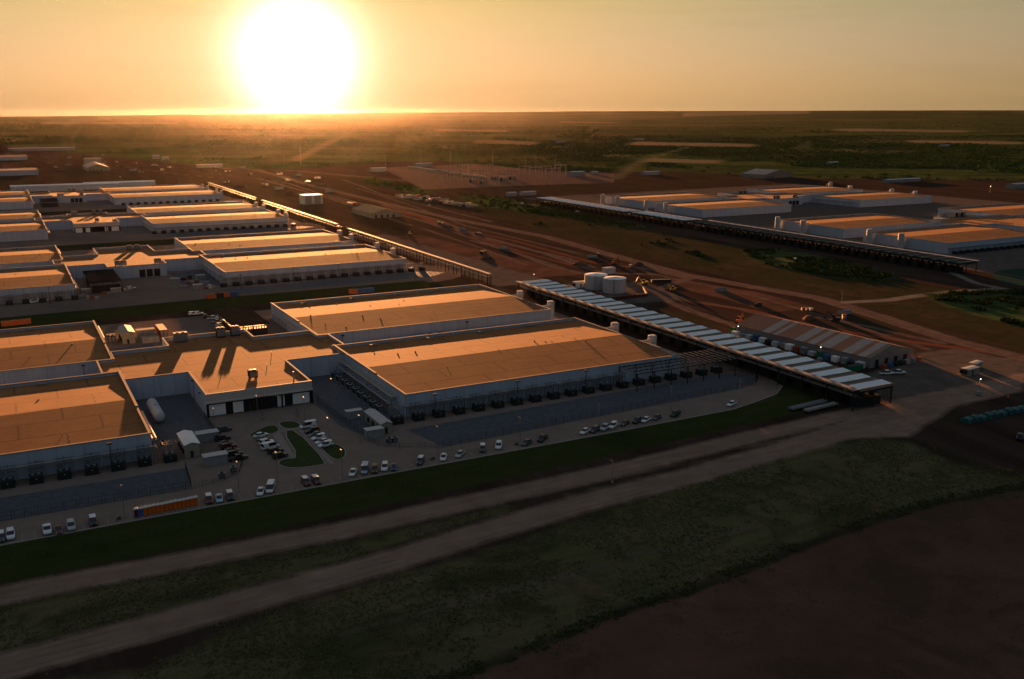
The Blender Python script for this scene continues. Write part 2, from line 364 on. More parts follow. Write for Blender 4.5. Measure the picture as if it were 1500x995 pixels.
reg('red', poly_sdf(P, px([(985, 408), (1110, 428), (1190, 450), (1130, 458), (1060, 438), (975, 418)])))
reg('red', poly_sdf(P, px([(620, 345), (720, 370), (860, 402), (760, 408), (690, 400), (560, 345)])))
reg('red', poly_sdf(P, px([(-500, 1420), (100, 1190), (500, 1053), (700, 984), (807, 944), (913, 900), (1020, 868), (1127, 825), (1233, 785), (1367, 742), (1500, 718), (1800, 660), (1800, 1600), (-500, 1700)])))
for l, wd in (([(1240, 443), (1300, 440), (1340, 434), (1400, 427), (1470, 423)], 7), ([(1470, 423), (1430, 415), (1395, 400)], 5)):
    reg('pale', line_sdf(P, px(l), wd))
reg('gravel', poly_sdf(P, px([(1330, 520), (1400, 510), (1500, 530), (1600, 550), (1600, 590), (1500, 552), (1420, 566), (1350, 580), (1320, 600), (1290, 590), (1240, 560), (1280, 545)])))
reg('gravel', poly_sdf(P, [(440, 80), (640, 90), (900, 80), (900, 740), (438, 720)]))
reg('track', poly_sdf(P, px([(560, 246), (700, 240), (900, 254), (900, 268), (760, 272), (620, 278), (590, 262)])))
reg('gravel', poly_sdf(P, [(160, 130), (215, 120), (225, 178), (160, 200)]))
reg('gravel', poly_sdf(P, [(141, 205), (178, 205), (170, 470), (141, 470)]))
for l, wd in (([(1172, 219), (1185, 208), (1200, 200), (1212, 190), (1222, 178), (1226, 170)], 26), ([(430, 236), (470, 215), (500, 200), (530, 185)], 18), ([(900, 262), (940, 235), (1010, 215), (1060, 200)], 10)):
    reg('strip', line_sdf(P, px(l), wd))
for l in ([(640, 189.5), (742, 191), (742, 194), (640, 193)], [(1225, 189), (1420, 192), (1420, 195), (1225, 193)], [(930, 208), (1105, 211), (1105, 216), (920, 213)], [(820, 178), (905, 179), (905, 181), (820, 180)], [(1000, 174), (1180, 173), (1180, 175), (1000, 176)],
          [(950, 232), (1060, 235), (1050, 240), (940, 237)], [(60, 180), (260, 179), (260, 181.5), (60, 182.5)], [(700, 205), (790, 208), (780, 213), (690, 210)], [(1330, 205), (1500, 208), (1500, 212), (1330, 209)]):
    reg('strip', poly_sdf(P, px(l)))
# scrub plain beyond the site
site = px([(-2600, 214), (-800, 212), (-60, 210), (0, 212), (100, 224), (250, 238), (340, 247), (440, 247), (560, 238), (640, 236), (830, 252), (1000, 252), (1200, 262), (1500, 265), (1900, 275), (2600, 300), (2900, 1200), (1000, 3000), (-3000, 2000), (-3000, 400)])
REG['scrub'] = -poly_sdf(P, site)
reg('scrub', poly_sdf(P, px([(670, 284), (730, 288), (800, 302), (920, 326), (960, 335), (900, 332), (780, 312), (690, 300)])))
reg('scrub', poly_sdf(P, px([(1085, 366), (1150, 365), (1250, 385), (1310, 405), (1280, 412), (1180, 400), (1110, 385)])))
reg('scrub', poly_sdf(P, px([(540, 258), (600, 272), (640, 282), (600, 283), (530, 268)])))
reg('scrub', poly_sdf(P, px([(1350, 430), (1500, 425), (1700, 430), (1700, 500), (1500, 480), (1400, 455)])))

# heights
def ss(a, b, x): t = np.clip((x-a)/(b-a), 0, 1); return t*t*(3-2*t)
X = OX+P[:, 0]*CT-P[:, 1]*ST; Y = OY+P[:, 0]*ST+P[:, 1]*CT
dist = np.hypot(X, Y)
Z0 = np.zeros(len(P))
s_ = np.maximum(0, -68.0-P[:, 1]); Z0 += -.058*s_*s_/(s_+5.0)
Z0 += -.5*ss(-1.0, 2.2, REG['ditch'])
# rough ground in the outer field
far = ss(2500, 9000, dist)
az = np.degrees(np.arctan2(X, Y))
und = 6*np.sin(X/1900+1.3)*np.sin(Y/2700)+4*np.sin(X/830+Y/1200)
Z0 += far*und
zr = np.interp(az, [-180, -28, -18, -8, 0, 3, 6, 12, 28, 180], [10, 20, 50, 80, 92, 100, 106, 114, 118, 10])
Z0 += zr*ss(9500, 17000, dist)
f2 = ss(17000, 60000, dist)
Z0 = Z0
me = D.meshes.new('ground')
nu, nv = len(US), len(VS)
co = np.stack([X, Y, Z0], 1).astype(np.float32)
idx = np.arange(nu*nv).reshape(nv, nu)
quads = np.stack([idx[:-1, :-1], idx[:-1, 1:], idx[1:, 1:], idx[1:, :-1]], -1).reshape(-1, 4)
me.vertices.add(len(co)); me.vertices.foreach_set('co', co.ravel())
me.loops.add(quads.size); me.loops.foreach_set('vertex_index', quads.ravel().astype(np.int32))
me.polygons.add(len(quads)); me.polygons.foreach_set('loop_start', (np.arange(len(quads))*4).astype(np.int32))
me.update(calc_edges=True)
me.polygons.foreach_set('use_smooth', [True]*len(quads))
for k, a in REG.items():
    at = me.attributes.new('r_'+k, 'FLOAT', 'POINT'); at.data.foreach_set('value', np.clip(a, -400, 400).astype(np.float32))
me.validate()
ground = D.objects.new('ground', me); col.objects.link(ground); tag(ground, kind='structure')

def ground_mat():
    m = D.materials.new('ground_soil'); m.use_nodes = True; n = m.node_tree.nodes; l = m.node_tree.links
    b = n['Principled BSDF']; b.inputs['Roughness'].default_value = .95; b.inputs['Specular IOR Level'].default_value = 0
    tc = n.new('ShaderNodeTexCoord'); v = tc.outputs['Object']
    def noi(s, d=6, r=.6, vec=None, dist_=0):
        k = n.new('ShaderNodeTexNoise'); k.inputs['Scale'].default_value = s; k.inputs['Detail'].default_value = d; k.inputs['Roughness'].default_value = r
        k.inputs['Distortion'].default_value = dist_
        l.new(vec or v, k.inputs['Vector']); return k.outputs[0]
    def mth(op, a, b_=None, c=None):
        k = n.new('ShaderNodeMath'); k.operation = op
        for i, q in enumerate((a, b_, c)):
            if q is None: continue
            if isinstance(q, (int, float)): k.inputs[i].default_value = q
            else: l.new(q, k.inputs[i])
        return k.outputs[0]
    def mr(x, a, b_, c=0, d=1):
        k = n.new('ShaderNodeMapRange'); k.inputs['From Min'].default_value = a; k.inputs['From Max'].default_value = b_; k.inputs['To Min'].default_value = c; k.inputs['To Max'].default_value = d
        l.new(x, k.inputs['Value']); return k.outputs[0]
    def mix(f, a, b_):
        k = n.new('ShaderNodeMix'); k.data_type = 'RGBA'
        for i, q in ((0, f), (6, a), (7, b_)):
            if isinstance(q, tuple): k.inputs[i].default_value = (*q, 1)
            elif isinstance(q, (int, float)): k.inputs[i].default_value = q
            else: l.new(q, k.inputs[i])
        return k.outputs[2]
    rot = n.new('ShaderNodeMapping'); rot.inputs['Rotation'].default_value = (0, 0, -TH); rot.vector_type = 'POINT'
    l.new(v, rot.inputs['Vector'])
    st = n.new('ShaderNodeMapping'); st.inputs['Scale'].default_value = (.12, 1, 1); l.new(rot.outputs[0], st.inputs['Vector'])       # streaks along u
    sv = n.new('ShaderNodeMapping'); sv.inputs['Scale'].default_value = (1, .08, 1); l.new(rot.outputs[0], sv.inputs['Vector'])      # streaks along v
    nA = noi(.02, 8, .65); nB = noi(.15, 6, .6); nC = noi(1.1, 5, .7); nS = noi(.35, 5, .6, st.outputs[0]); nV = noi(.07, 6, .6, sv.outputs[0]); nV2 = noi(.5, 5, .6, sv.outputs[0])
    edge = mth('ADD', mth('MULTIPLY', mth('SUBTRACT', nB, .5), 6.0), mth('MULTIPLY', mth('SUBTRACT', nC, .5), 2.5))
    def regf(name, soft=.8, amt=.5):
        a = n.new('ShaderNodeAttribute'); a.attribute_name = 'r_'+name
        return mr(mth('ADD', a.outputs['Fac'], mth('MULTIPLY', edge, amt)), -soft, soft)
    t1 = mr(nA, .35, .65); t2 = mr(nB, .3, .7); t3 = mr(nC, .3, .7); tS = mr(nS, .3, .7); tV = mr(nV, .35, .65); tV2 = mr(nV2, .35, .65)
    # default: bare graded soil
    base = mix(tV, (.032, .021, .016), (.072, .048, .036))
    base = mix(mth('MULTIPLY', tV2, .5), base, (.030, .019, .014))
    base = mix(mth('MULTIPLY', mr(noi(.012, 5, .6), .5, .62), .6), base, (.045, .040, .020))
    red = mix(t2, (.17, .085, .058), (.11, .062, .044)); red = mix(mth('MULTIPLY', t1, .8), red, (.052, .036, .025)); red = mix(mth('MULTIPLY', mr(noi(.03, 7, .7, None, 1.2), .5, .62), .7), red, (.045, .04, .022))
    red = mix(mth('MULTIPLY', tS, .35), red, (.12, .055, .035))
    c = mix(regf('red', 1.0, .8), base, red); c = mix(regf('redline', 1.0, .8), c, mix(t2, (.19, .062, .036), (.12, .05, .034)))
    fld = mix(t1, (.095, .094, .034), (.18, .135, .070)); fld = mix(mth('MULTIPLY', tS, .6), fld, (.026, .032, .012)); fld = mix(mth('MULTIPLY', t3, .6), fld, (.10, .095, .045))
    fld = mix(mth('MULTIPLY', mr(noi(.06, 6, .7, None, .6), .52, .66), .75), fld, (.15, .10, .06))
    fld = mix(mth('MULTIPLY', mr(noi(2.2, 3, .7), .46, .62), .5), fld, (.040, .046, .018)); fld = mix(mth('MULTIPLY', mr(noi(.035, 5, .6, None, 1.0), .52, .62), .6), fld, (.024, .030, .010))
    c = mix(regf('field', 2.0, 1.2), c, fld)
    mea = mix(t1, (.030, .034, .013), (.070, .052, .030)); mea = mix(mth('MULTIPLY', tV, .6), mea, (.040, .030, .019)); mea = mix(mth('MULTIPLY', mr(nB, .45, .6), .6), mea, (.024, .030, .010))
    c = mix(regf('meadow', 2.5, 1.6), c, mea)
    grv = mix(t2, (.080, .064, .052), (.13, .105, .088)); c = mix(regf('gravel', 1.5, 1.0), c, grv)
    rd = mix(t2, (.23, .15, .108), (.31, .21, .155)); rd = mix(mth('MULTIPLY', tS, .5), rd, (.12, .078, .058))
    ra = n.new('ShaderNodeAttribute'); ra.attribute_name = 'r_road'; rr_ = mth('ABSOLUTE', mth('SUBTRACT', mth('FRACT', mth('ADD', mth('MULTIPLY', ra.outputs['Fac'], .52), mth('MULTIPLY', nB, .5))), .5))
    rd = mix(mth('MULTIPLY', mth('MULTIPLY', mr(rr_, .12, .0), mr(noi(.05, 4, .6), .4, .6)), .55), rd, (.095, .06, .045)); c = mix(regf('road', 1.2, .35), c, rd)
    hr = mix(t2, (.115, .078, .060), (.175, .125, .097)); hr = mix(mth('MULTIPLY', tV2, .5), hr, (.06, .038, .028)); c = mix(regf('track', 1.0, .45), c, hr)
    c = mix(regf('pale', .8, .3), c, mix(t2, (.15, .125, .10), (.20, .17, .14)))
    c = mix(regf('ditch', 1.0, .5), c, (.022, .022, .013))
    cn = mix(t1, (.15, .112, .088), (.215, .165, .13)); cn = mix(mth('MULTIPLY', t3, .35), cn, (.11, .082, .064))
    c = mix(regf('conc', .3, 0.0), c, cn)
    lw = mix(t2, (.024, .035, .008), (.040, .048, .013)); lw = mix(mth('MULTIPLY', tS, .5), lw, (.05, .052, .02)); lw = mix(mth('MULTIPLY', mr(nA, .5, .65), .5), lw, (.018, .026, .008)); c = mix(regf('lawn', .4, .12), c, lw)
    # far scrub plain: woodland, pasture and ploughed strips
    fb = n.new('ShaderNodeMapping'); fb.inputs['Scale'].default_value = (.30, 1, 1); l.new(v, fb.inputs['Vector'])
    p1 = noi(.0011, 9, .62, fb.outputs[0]); p2 = noi(.006, 8, .7, fb.outputs[0]); p3 = noi(.0004, 4, .5, fb.outputs[0])
    scr = mix(mr(p2, .40, .60), (.024, .040, .012), (.075, .105, .034))
    scr = mix(mr(p1, .52, .60), scr, (.11, .10, .042)); scr = mix(mth('MULTIPLY', mr(p3, .58, .64), .7), scr, (.11, .065, .04))
    scr = mix(mth('MULTIPLY', mr(noi(.05, 5, .7), .45, .6), .7), scr, (.018, .024, .008))
    c = mix(regf('scrub', 3.0, 2.0), c, scr)
    c = mix(regf('strip', 12.0, 4.0), c, mix(t2, (.13, .115, .055), (.19, .155, .085)))
    l.new(c, b.inputs['Base Color'])
    hb = mth('ADD', mth('MULTIPLY', nC, .35), mth('MULTIPLY', nB, 1.2))
    bp = n.new('ShaderNodeBump'); bp.inputs['Strength'].default_value = .35; bp.inputs['Distance'].default_value = .25
    l.new(hb, bp.inputs['Height']); l.new(bp.outputs[0], b.inputs['Normal'])
    return m
me.materials.append(ground_mat())
# haze: one closed box of thin warm air over the whole plain
def haze():
    m = D.materials.new('haze_air'); m.use_nodes = True; n = m.node_tree.nodes; l = m.node_tree.links
    n.remove(n['Principled BSDF'])
    v = n.new('ShaderNodeVolumePrincipled'); v.inputs['Color'].default_value = (.95, .86, .78, 1); v.inputs['Density'].default_value = HAZE_D
    v.inputs['Anisotropy'].default_value = HAZE_G
    l.new(v.outputs[0], n['Material Output'].inputs['Volume'])
    mb = MB(); mb.box(-21500, -21500, -60, 21500, 21500, 128); o = mb.build('haze', m); tag(o, kind='stuff')
HAZE_D, HAZE_G = 8.5e-7, .88
haze()

# ------------------------------------------------------------------ flat hard surfaces near the first building
def sheet(name, poly, z, m, thick=None):
    x0, y0 = G2W(0, 0)
    mb = MB()
    if thick: mb.prism(poly, z-thick, z)
    else: mb.add([(a, b, z) for a, b in poly], [tuple(range(len(poly)))])
    o = mb.build(name, m); o.location = (x0, y0, 0); o.rotation_euler = (0, 0, TH); tag(o, kind='structure'); return o
def ring_kerb(name, poly, wd=.35, h=.14, closed=True):
    mb = MB(); n = len(poly)
    for i in range(n if closed else n-1):
        a = Vector(poly[i]).to_2d(); b = Vector(poly[(i+1) % n]).to_2d(); d = (b-a)
        if d.length < .05: continue
        d.normalize(); p = Vector((-d.y, d.x))*wd/2; a = a-d*wd/2*.98; b = b+d*wd/2*.98
        mb.prism([tuple(a-p), tuple(b-p), tuple(b+p), tuple(a+p)], 0, h+.002*(i % 3))
    x0, y0 = G2W(0, 0); o = mb.build(name, MT['kerb']); o.location = (x0, y0, 0); o.rotation_euler = (0, 0, TH); tag(o, kind='structure'); return o
def smoothpoly(pts, it=2):
    for _ in range(it):
        q = []
        for i in range(len(pts)):
            a, b = pts[i], pts[(i+1) % len(pts)]
            q += [(a[0]*.75+b[0]*.25, a[1]*.75+b[1]*.25), (a[0]*.25+b[0]*.75, a[1]*.25+b[1]*.75)]
        pts = q
    return pts
MT['yard'] = mat('dark_gravel_yard', (.085, .09, .10), .95, var=.25, scale=.5, bump=.3, bscale=3)
MT['grass'] = mat('island_grass', (.038, .052, .013), .95, var=.35, scale=.6, bump=.3, bscale=4)
MT['path'] = mat('path_concrete', (.27, .22, .19), .9, var=.12, scale=.6)
MT['asph'] = mat('drive_concrete', (.20, .15, .118), .9, var=.14, scale=.12, bump=.1, bscale=2)
sheet('parking_lot', [(-330, -46.3), (53, -46.1), (103, -45.3), (117, -41.8), (129.5, -38.2), (138, -31.8), (140.5, -22.7), (140, -12), (138.5, -7), (-330, -7)], .02, MT['asph'])
sheet('forecourt', [(-59, -6.9), (-20, -6.9), (-23.5, 30.8), (-58.5, 30.8)], .024, MT['asph'])
sheet('gravel_yard', [(-5, -12.6), (-.9, -33.1), (120, -26.6), (130, -25), (136.5, -19.5), (137.6, -12.5), (134, -8), (124.9, -6.8)], .035, MT['yard'])
sheet('gravel_yard', [(-330, -12.2), (-74, -14.2), (-75.5, -31), (-330, -30)], .035, MT['yard'])
sheet('gravel_yard', [(-22.6, 1), (-19.5, -10), (-9, -2), (-3, 3), (-1.2, 63.2), (-22.6, 63.2)], .035, MT['yard'])
sheet('gravel_yard', [(-80.4, 14), (-60, 14), (-59.6, 63), (-80.4, 63)], .035, MT['yard'])
sheet('gravel_yard', [(-80, 112), (-60, 112), (-60, 150), (-78, 150)], .035, MT['yard'])
for v0 in (284, 568, 852):
    sheet('gravel_yard', [(-5, v0-13), (-1, v0-34), (120, v0-28), (134, v0-18), (125, v0-7)], .04, MT['yard'])
    sheet('gravel_yard', [(-22, v0+4), (-1.2, v0+3), (-1.2, v0+62), (-22, v0+62)], .04, MT['yard'])
kl = [(-330, -46.35), (53, -46.15), (103, -45.35), (117, -41.85), (129.6, -38.2), (138.2, -31.9), (140.7, -22.7)]
ring_kerb('kerb', kl, closed=False)
isl = smoothpoly([(-52, 6), (-41.5, 14.5), (-40.6, 6.5), (-44.5, 3.5), (-50, 4)])
isl2 = smoothpoly([(-40, 14.8), (-34, 13.5), (-33.5, 6), (-39.4, 6)])
isl3 = smoothpoly([(-40.6, 4.6), (-36.4, 4.2), (-36.6, -29.5), (-39, -30.6), (-47, -29.5), (-50, -24), (-47.5, -20.3), (-42.6, -21.6)], 1)
isl4 = smoothpoly([(-34.6, -12), (-31.5, -12.5), (-28.5, -16), (-28.3, -22), (-31, -28.5), (-34.4, -28.5)])
for s_ in (isl, isl2, isl3, isl4):
    sheet('lawn_island', s_, .12, MT['grass'], thick=.1); ring_kerb('kerb', s_, .3, .15)
sheet('path', [(-44.5, 3.6), (-41.6, 4.2), (-43.6, -21.4), (-45.4, -21.2)], .06, MT['path'])
sheet('path', [(-35.7, 13), (-34.6, 13), (-34.9, -31), (-36.2, -31)], .06, MT['path'])
sheet('path', [(-52, 5.2), (-36.2, 5.9), (-36.2, 4.9), (-52, 4.0)], .064, MT['path'])
# parking bay lines
mbl = MB()
for i in range(78):
    u = -150+i*2.75
    if u > 60: break
    mbl.box(u, -45.8, .024, u+.1, -40.8, .028)
for i in range(20):
    u = 66+i*3.2; mbl.add([(u, -45.3+.08*i, .028), (u+.12, -45.3+.08*i, .028), (u-2.2, -41+.08*i, .028), (u-2.32, -41+.08*i, .028)], [(0, 1, 2, 3)])
x0, y0 = G2W(0, 0)
o = mbl.build('bay_markings', mat('worn_white_line', (.33, .29, .26), .9, var=.3, scale=.8)); o.location = (x0, y0, 0); o.rotation_euler = (0, 0, TH); tag(o, kind='structure')


# ------------------------------------------------------------------ data halls
ROOFM = [MT['roof'], MT['innerparapet']]
def wallbox(mb, poly, z0, z1):
    n = len(poly)
    for i in range(n):
        a, b = poly[i], poly[(i+1) % n]
        mb.add([(a[0], a[1], z0), (b[0], b[1], z0), (b[0], b[1], z1), (a[0], a[1], z1)], [(0, 1, 2, 3)])
def inset(poly, d):
    n = len(poly); r = []
    for i in range(n):
        p, a, b = Vector(poly[i-1]), Vector(poly[i]), Vector(poly[(i+1) % n])
        e1 = (a-p).normalized(); e2 = (b-a).normalized()
        n1 = Vector((-e1.y, e1.x)); n2 = Vector((-e2.y, e2.x))
        r.append((a[0]+(n1.x+n2.x)*d, a[1]+(n1.y+n2.y)*d))
    return r
PT, PH = 8.0, 1.25        # parapet top, parapet height over the roof edge
def hall(parent, u0, v0, lu=115.0, lv=78.0, step_side=None):
    """one long data hall: wall, coping, roof ridged along its length, roof hatches"""
    h = MB(); poly = [(u0, v0), (u0+lu, v0), (u0+lu, v0+lv), (u0, v0+lv)]
    wallbox(h, poly, 0, PT-.25); ip = inset(poly, .45)
    wallbox(h, ip[::-1], PT-2.2, PT-.25)
    # slender pilasters and joints between wall panels
    hw = h.build('wall', MT['wall'], parent)
    c = MB(); op = inset(poly, -.12)
    ic = inset(poly, .6)
    for i in range(4):
        a, b, b2, a2 = op[i], op[(i+1) % 4], ic[(i+1) % 4], ic[i]
        dz = 0
        c.add([(a[0], a[1], PT-.25+dz), (b[0], b[1], PT-.25+dz), (b2[0], b2[1], PT-.25), (a2[0], a2[1], PT-.25),
               (a[0], a[1], PT), (b[0], b[1], PT), (b2[0], b2[1], PT), (a2[0], a2[1], PT)],
              [(0, 1, 5, 4), (4, 5, 6, 7), (2, 3, 7, 6), (3, 2, 1, 0)])
    c.build('coping', MT['coping'], hw)
    if step_side is not None:    # raised parapet towards the ridge on one short side
        s = MB(); us = u0 if step_side < 0 else u0+lu
        s.box(us-.2, v0+lv*.37, PT-.02, us+.62, v0+lv*1.0+.1, PT+.38) if step_side < 0 else s.box(us-.62, v0+lv*.37, PT-.02, us+.2, v0+lv+.1, PT+.38)
        s.build('raised_coping', MT['coping'], hw)
    # roof
    nx, ny = 92, 80; r = MB(); vs = []
    zr = PT-PH
    for jy in range(ny+1):
        for ix in range(nx+1):
            x = u0+.45+(lu-.9)*ix/nx; y = v0+.45+(lv-.9)*jy/ny
            t = 1-abs((y-v0)/lv*2-1); z = zr+1.25*t
            # crickets that shed water along the front edge
            for cx in (.2, .48, .78):
                dx = abs((x-u0)/lu-cx)*lu; dy = y-v0
                z += max(0, .16*(1-dx/9.0))*max(0, 1-dy/3.2)
            vs.append((x, y, z))
    fs = [(jy*(nx+1)+ix, jy*(nx+1)+ix+1, (jy+1)*(nx+1)+ix+1, (jy+1)*(nx+1)+ix) for jy in range(ny) for ix in range(nx)]
    r.add(vs, fs); ro = r.build('roof', MT['roof'], parent)
    for cx, cy in ((.12, .93), (.34, .935), (.55, .94), (.76, .95)):
        for dx in (0, 2.1):
            x, y = u0+lu*cx+dx, v0+lv*cy; k = MB(); k.box(x, y, zr, x+1.05, y+1.05, zr+.95-.1*dx); k.box(x-.08, y-.08, zr+.96-.1*dx, x+1.13, y+1.13, zr+1.05-.1*dx); k.build('roof_vent', MT['coping'], ro)
    rv = random.Random(int(u0*3+v0*7+lu))
    for k in range(14):
        x, y = u0+lu*rv.uniform(.06, .94), v0+lv*rv.uniform(.08, .88); t = 1-abs((y-v0)/lv*2-1); zz = zr+1.25*t; q = MB()
        q.cyl(x, y, zz-.1, zz+rv.choice((.25, .35, .6)), rv.choice((.18, .3, .12)), 8); q.build('roof_pipe', MT['coping'], ro)
    return hw

def block(parent, poly, name='wall', zt=PT, face_up=.012, vref=0, m=None):
    """rectilinear block with parapet and a roof falling gently to the rear"""
    h = MB(); wallbox(h, poly, 0, zt-.25); ip = inset(poly, .4); wallbox(h, ip[::-1], zt-1.6, zt-.25)
    hw = h.build(name, m or MT['wall'], parent)
    c = MB(); op = inset(poly, -.12); ic = inset(poly, .55); n = len(poly)
    for i in range(n):
        a, b, b2, a2 = op[i], op[(i+1) % n], ic[(i+1) % n], ic[i]
        c.add([(a[0], a[1], zt-.25), (b[0], b[1], zt-.25), (b2[0], b2[1], zt-.25), (a2[0], a2[1], zt-.25),
               (a[0], a[1], zt), (b[0], b[1], zt), (b2[0], b2[1], zt), (a2[0], a2[1], zt)],
              [(0, 1, 5, 4), (4, 5, 6, 7), (2, 3, 7, 6), (3, 2, 1, 0)])
    c.build('coping', MT['coping'], hw)
    vmin = min(p[1] for p in poly); vmax = max(p[1] for p in poly)
    z = lambda y: zt-.55-(y-vmin)/(vmax-vmin)*(vmax-vmin)*face_up
    xs = sorted({round(p[0], 3) for p in ip}); ys = sorted({round(p[1], 3) for p in ip}); q = MB()
    def inside(x, y):
        c_ = False
        for i in range(n):
            a, b = ip[i], ip[(i+1) % n]
            if (a[1] > y) != (b[1] > y) and x < (b[0]-a[0])*(y-a[1])/(b[1]-a[1])+a[0]: c_ = not c_
        return c_
    for i in range(len(xs)-1):
        for j in range(len(ys)-1):
            if xs[i+1]-xs[i] > .001 and ys[j+1]-ys[j] > .001 and inside((xs[i]+xs[i+1])/2, (ys[j]+ys[j+1])/2):
                q.add([(xs[i], ys[j], z(ys[j])), (xs[i+1], ys[j], z(ys[j])), (xs[i+1], ys[j+1], z(ys[j+1])), (xs[i], ys[j+1], z(ys[j+1]))], [(0, 1, 2, 3)])
    me_ = q.build('roof', MT['roof'], parent); return hw, me_, z

def rooftop_unit(parent, x, y, z, w_=3.2, d=2.6, h=2.6, m=None):
    q = MB(); q.box(x, y, z+.35, x+w_, y+d, z+h); q.box(x+.2, y+.2, z-.3, x+.5, y+d-.2, z+.36); q.box(x+w_-.5, y+.2, z-.3, x+w_-.2, y+d-.2, z+.36)
    o = q.build('rooftop_unit', m or MT['dark'], parent)
    f = MB(); f.cyl(x+w_*.3, y+d/2, z+h, z+h+.25, .6); f.cyl(x+w_*.72, y+d/2, z+h, z+h+.25, .6); f.box(x+.1, y-.02, z+.6, x+w_-.1, y-.001, z+h-.3)
    f.build('fan', MT['steel'], o)
    return o

def centre(parent, c0, c1, flip, lobby=True):
    """centre block between c0 (right edge of left wing) and c1 (left edge of right wing)"""
    V = (lambda v: 178-v) if flip else (lambda v: v)
    U = lambda u: c0+(u+81)/81*(c1-c0)
    P0 = [(-59, 31.5), (-23, 31.5), (-23, 64), (0, 64), (0, 78), (4.8, 78), (4.8, 99), (0, 99), (0, 109.5), (-24.5, 109.5), (-24.5, 125), (-59, 125), (-59, 109.5), (-81, 109.5), (-81, 97), (-87, 97), (-87, 77), (-81, 77), (-81, 64), (-59, 64)]
    poly = [(U(a) if -81 < a < 0 else (a+(c0+81) if a <= -81 else a+c1), V(b)) for a, b in P0]
    poly = [(a+(.02 if a in (c0,) else 0), b) for a, b in poly]
    if flip: poly = poly[::-1]
    hw, ro, z = block(parent, poly)
    fr = min(p[1] for p in poly)
    xa, xb = U(-59), U(-23)
    # rooftop plant
    ys = 120 if not flip else V(60)
    if not flip:
        for x in (-37.5, -31.5): rooftop_unit(ro, U(x), 120, z(120), h=4.2, w_=3.6)
        rooftop_unit(ro, U(-55), 119.5, z(119), w_=5.5, d=2.5, h=4.0, m=MT['steel'])
        rooftop_unit(ro, U(-41), 46, z(46), w_=3.0, d=3.0, h=2.8)
        for q in range(5):
            p = MB(); p.cyl(U(-50+q*6.3), 52+9*((q*37) % 5), z(60)-.4, z(60)+.9, .12, 6); p.build('vent_pipe', MT['steel'], ro)
        p = MB(); p.box(U(-28), 36, z(36)-.2, U(-27.6), 36.4, z(36)+3.3); p.build('antenna_mast', MT['steel'], ro)
    else:
        for x in (-54, -50.5): rooftop_unit(ro, U(x), fr+5, z(fr+5), h=3)
        rooftop_unit(ro, U(-31), fr+4, z(fr+4), w_=4, h=3)
        for x in (-38, -33): rooftop_unit(ro, U(x), fr+82, z(fr+82), h=3.2)
    # facade
    if lobby:
        f = MB(); f.box(xa-.25, fr-.55, 5.0, xb+.25, fr-.13, PT+.06); f.box(xa-.3, fr-1.4, 4.8, xb+.3, fr-.12, 5.25)
        f.build('fascia', MT['trim'], hw)
        g = MB(); g.box(xa+.05, fr-.3, .15, xb-.05, fr-.02, 4.8); g.build('dark_cladding', MT['black'], hw)
        for a, b in ((.02, .17), (.24, .335), (.66, .73), (.81, .975)):
            d = MB(); d.box(xa+a*(xb-xa), fr-.42, .3, xa+b*(xb-xa), fr-.31, 4.1)
            for q in range(1, 4):
                zq = .3+q*.95; d.box(xa+a*(xb-xa), fr-.44, zq, xa+b*(xb-xa), fr-.421, zq+.05)
            d.build('white_panel', MT['white'], hw)
        gl = MB()
        for q in range(7): gl.box(xa+(.38+q*.038)*(xb-xa), fr-.38, .4, xa+(.38+q*.038+.03)*(xb-xa), fr-.31, 3.9)
        gl.build('window', MT['glassdark'], hw)
        for x in (.0, .70, .995):
            cpx = xa+x*(xb-xa); q = MB(); q.box(cpx-.25, fr-1.5, .1, cpx+.25, fr-1.0, 4.8); q.build('column', MT['black'], hw)
        s = MB(); x0_ = xa+.44*(xb-xa)
        for i_, (dx, wd, hh) in enumerate(((0, .35, .5), (.5, .28, .32), (.95, .3, .32), (1.4, .3, .32), (1.85, .12, .5), (2.1, .3, .32), (2.7, .3, .5), (3.15, .28, .32), (3.6, .3, .32), (4.05, .12, .5), (4.3, .28, .32))):
            s.box(x0_+dx, fr-1.46, 4.86, x0_+dx+wd, fr-1.405, 4.86+hh*.6)
        s.build('sign', MT['red'], hw)
        s = MB(); x0_ = xa+.64*(xb-xa)
        for k_ in (0, .7): s.box(x0_+k_, fr-.32-.1, 4.15, x0_+k_+.18, fr-.305, 4.75)
        s.build('door_number', MT['white'], hw)
    else:
        for a in (.5, .62, .74):
            d = MB(); d.box(xa+a*(xb-xa), fr-.12, .2, xa+(a+.10)*(xb-xa), fr-.01, 4.9); d.build('roller_door', MT['black'], hw)
    # wall downpipes
    d = MB()
    for (a, b) in ((xa-6, None), (xb+3, None)):
        pass
    return hw

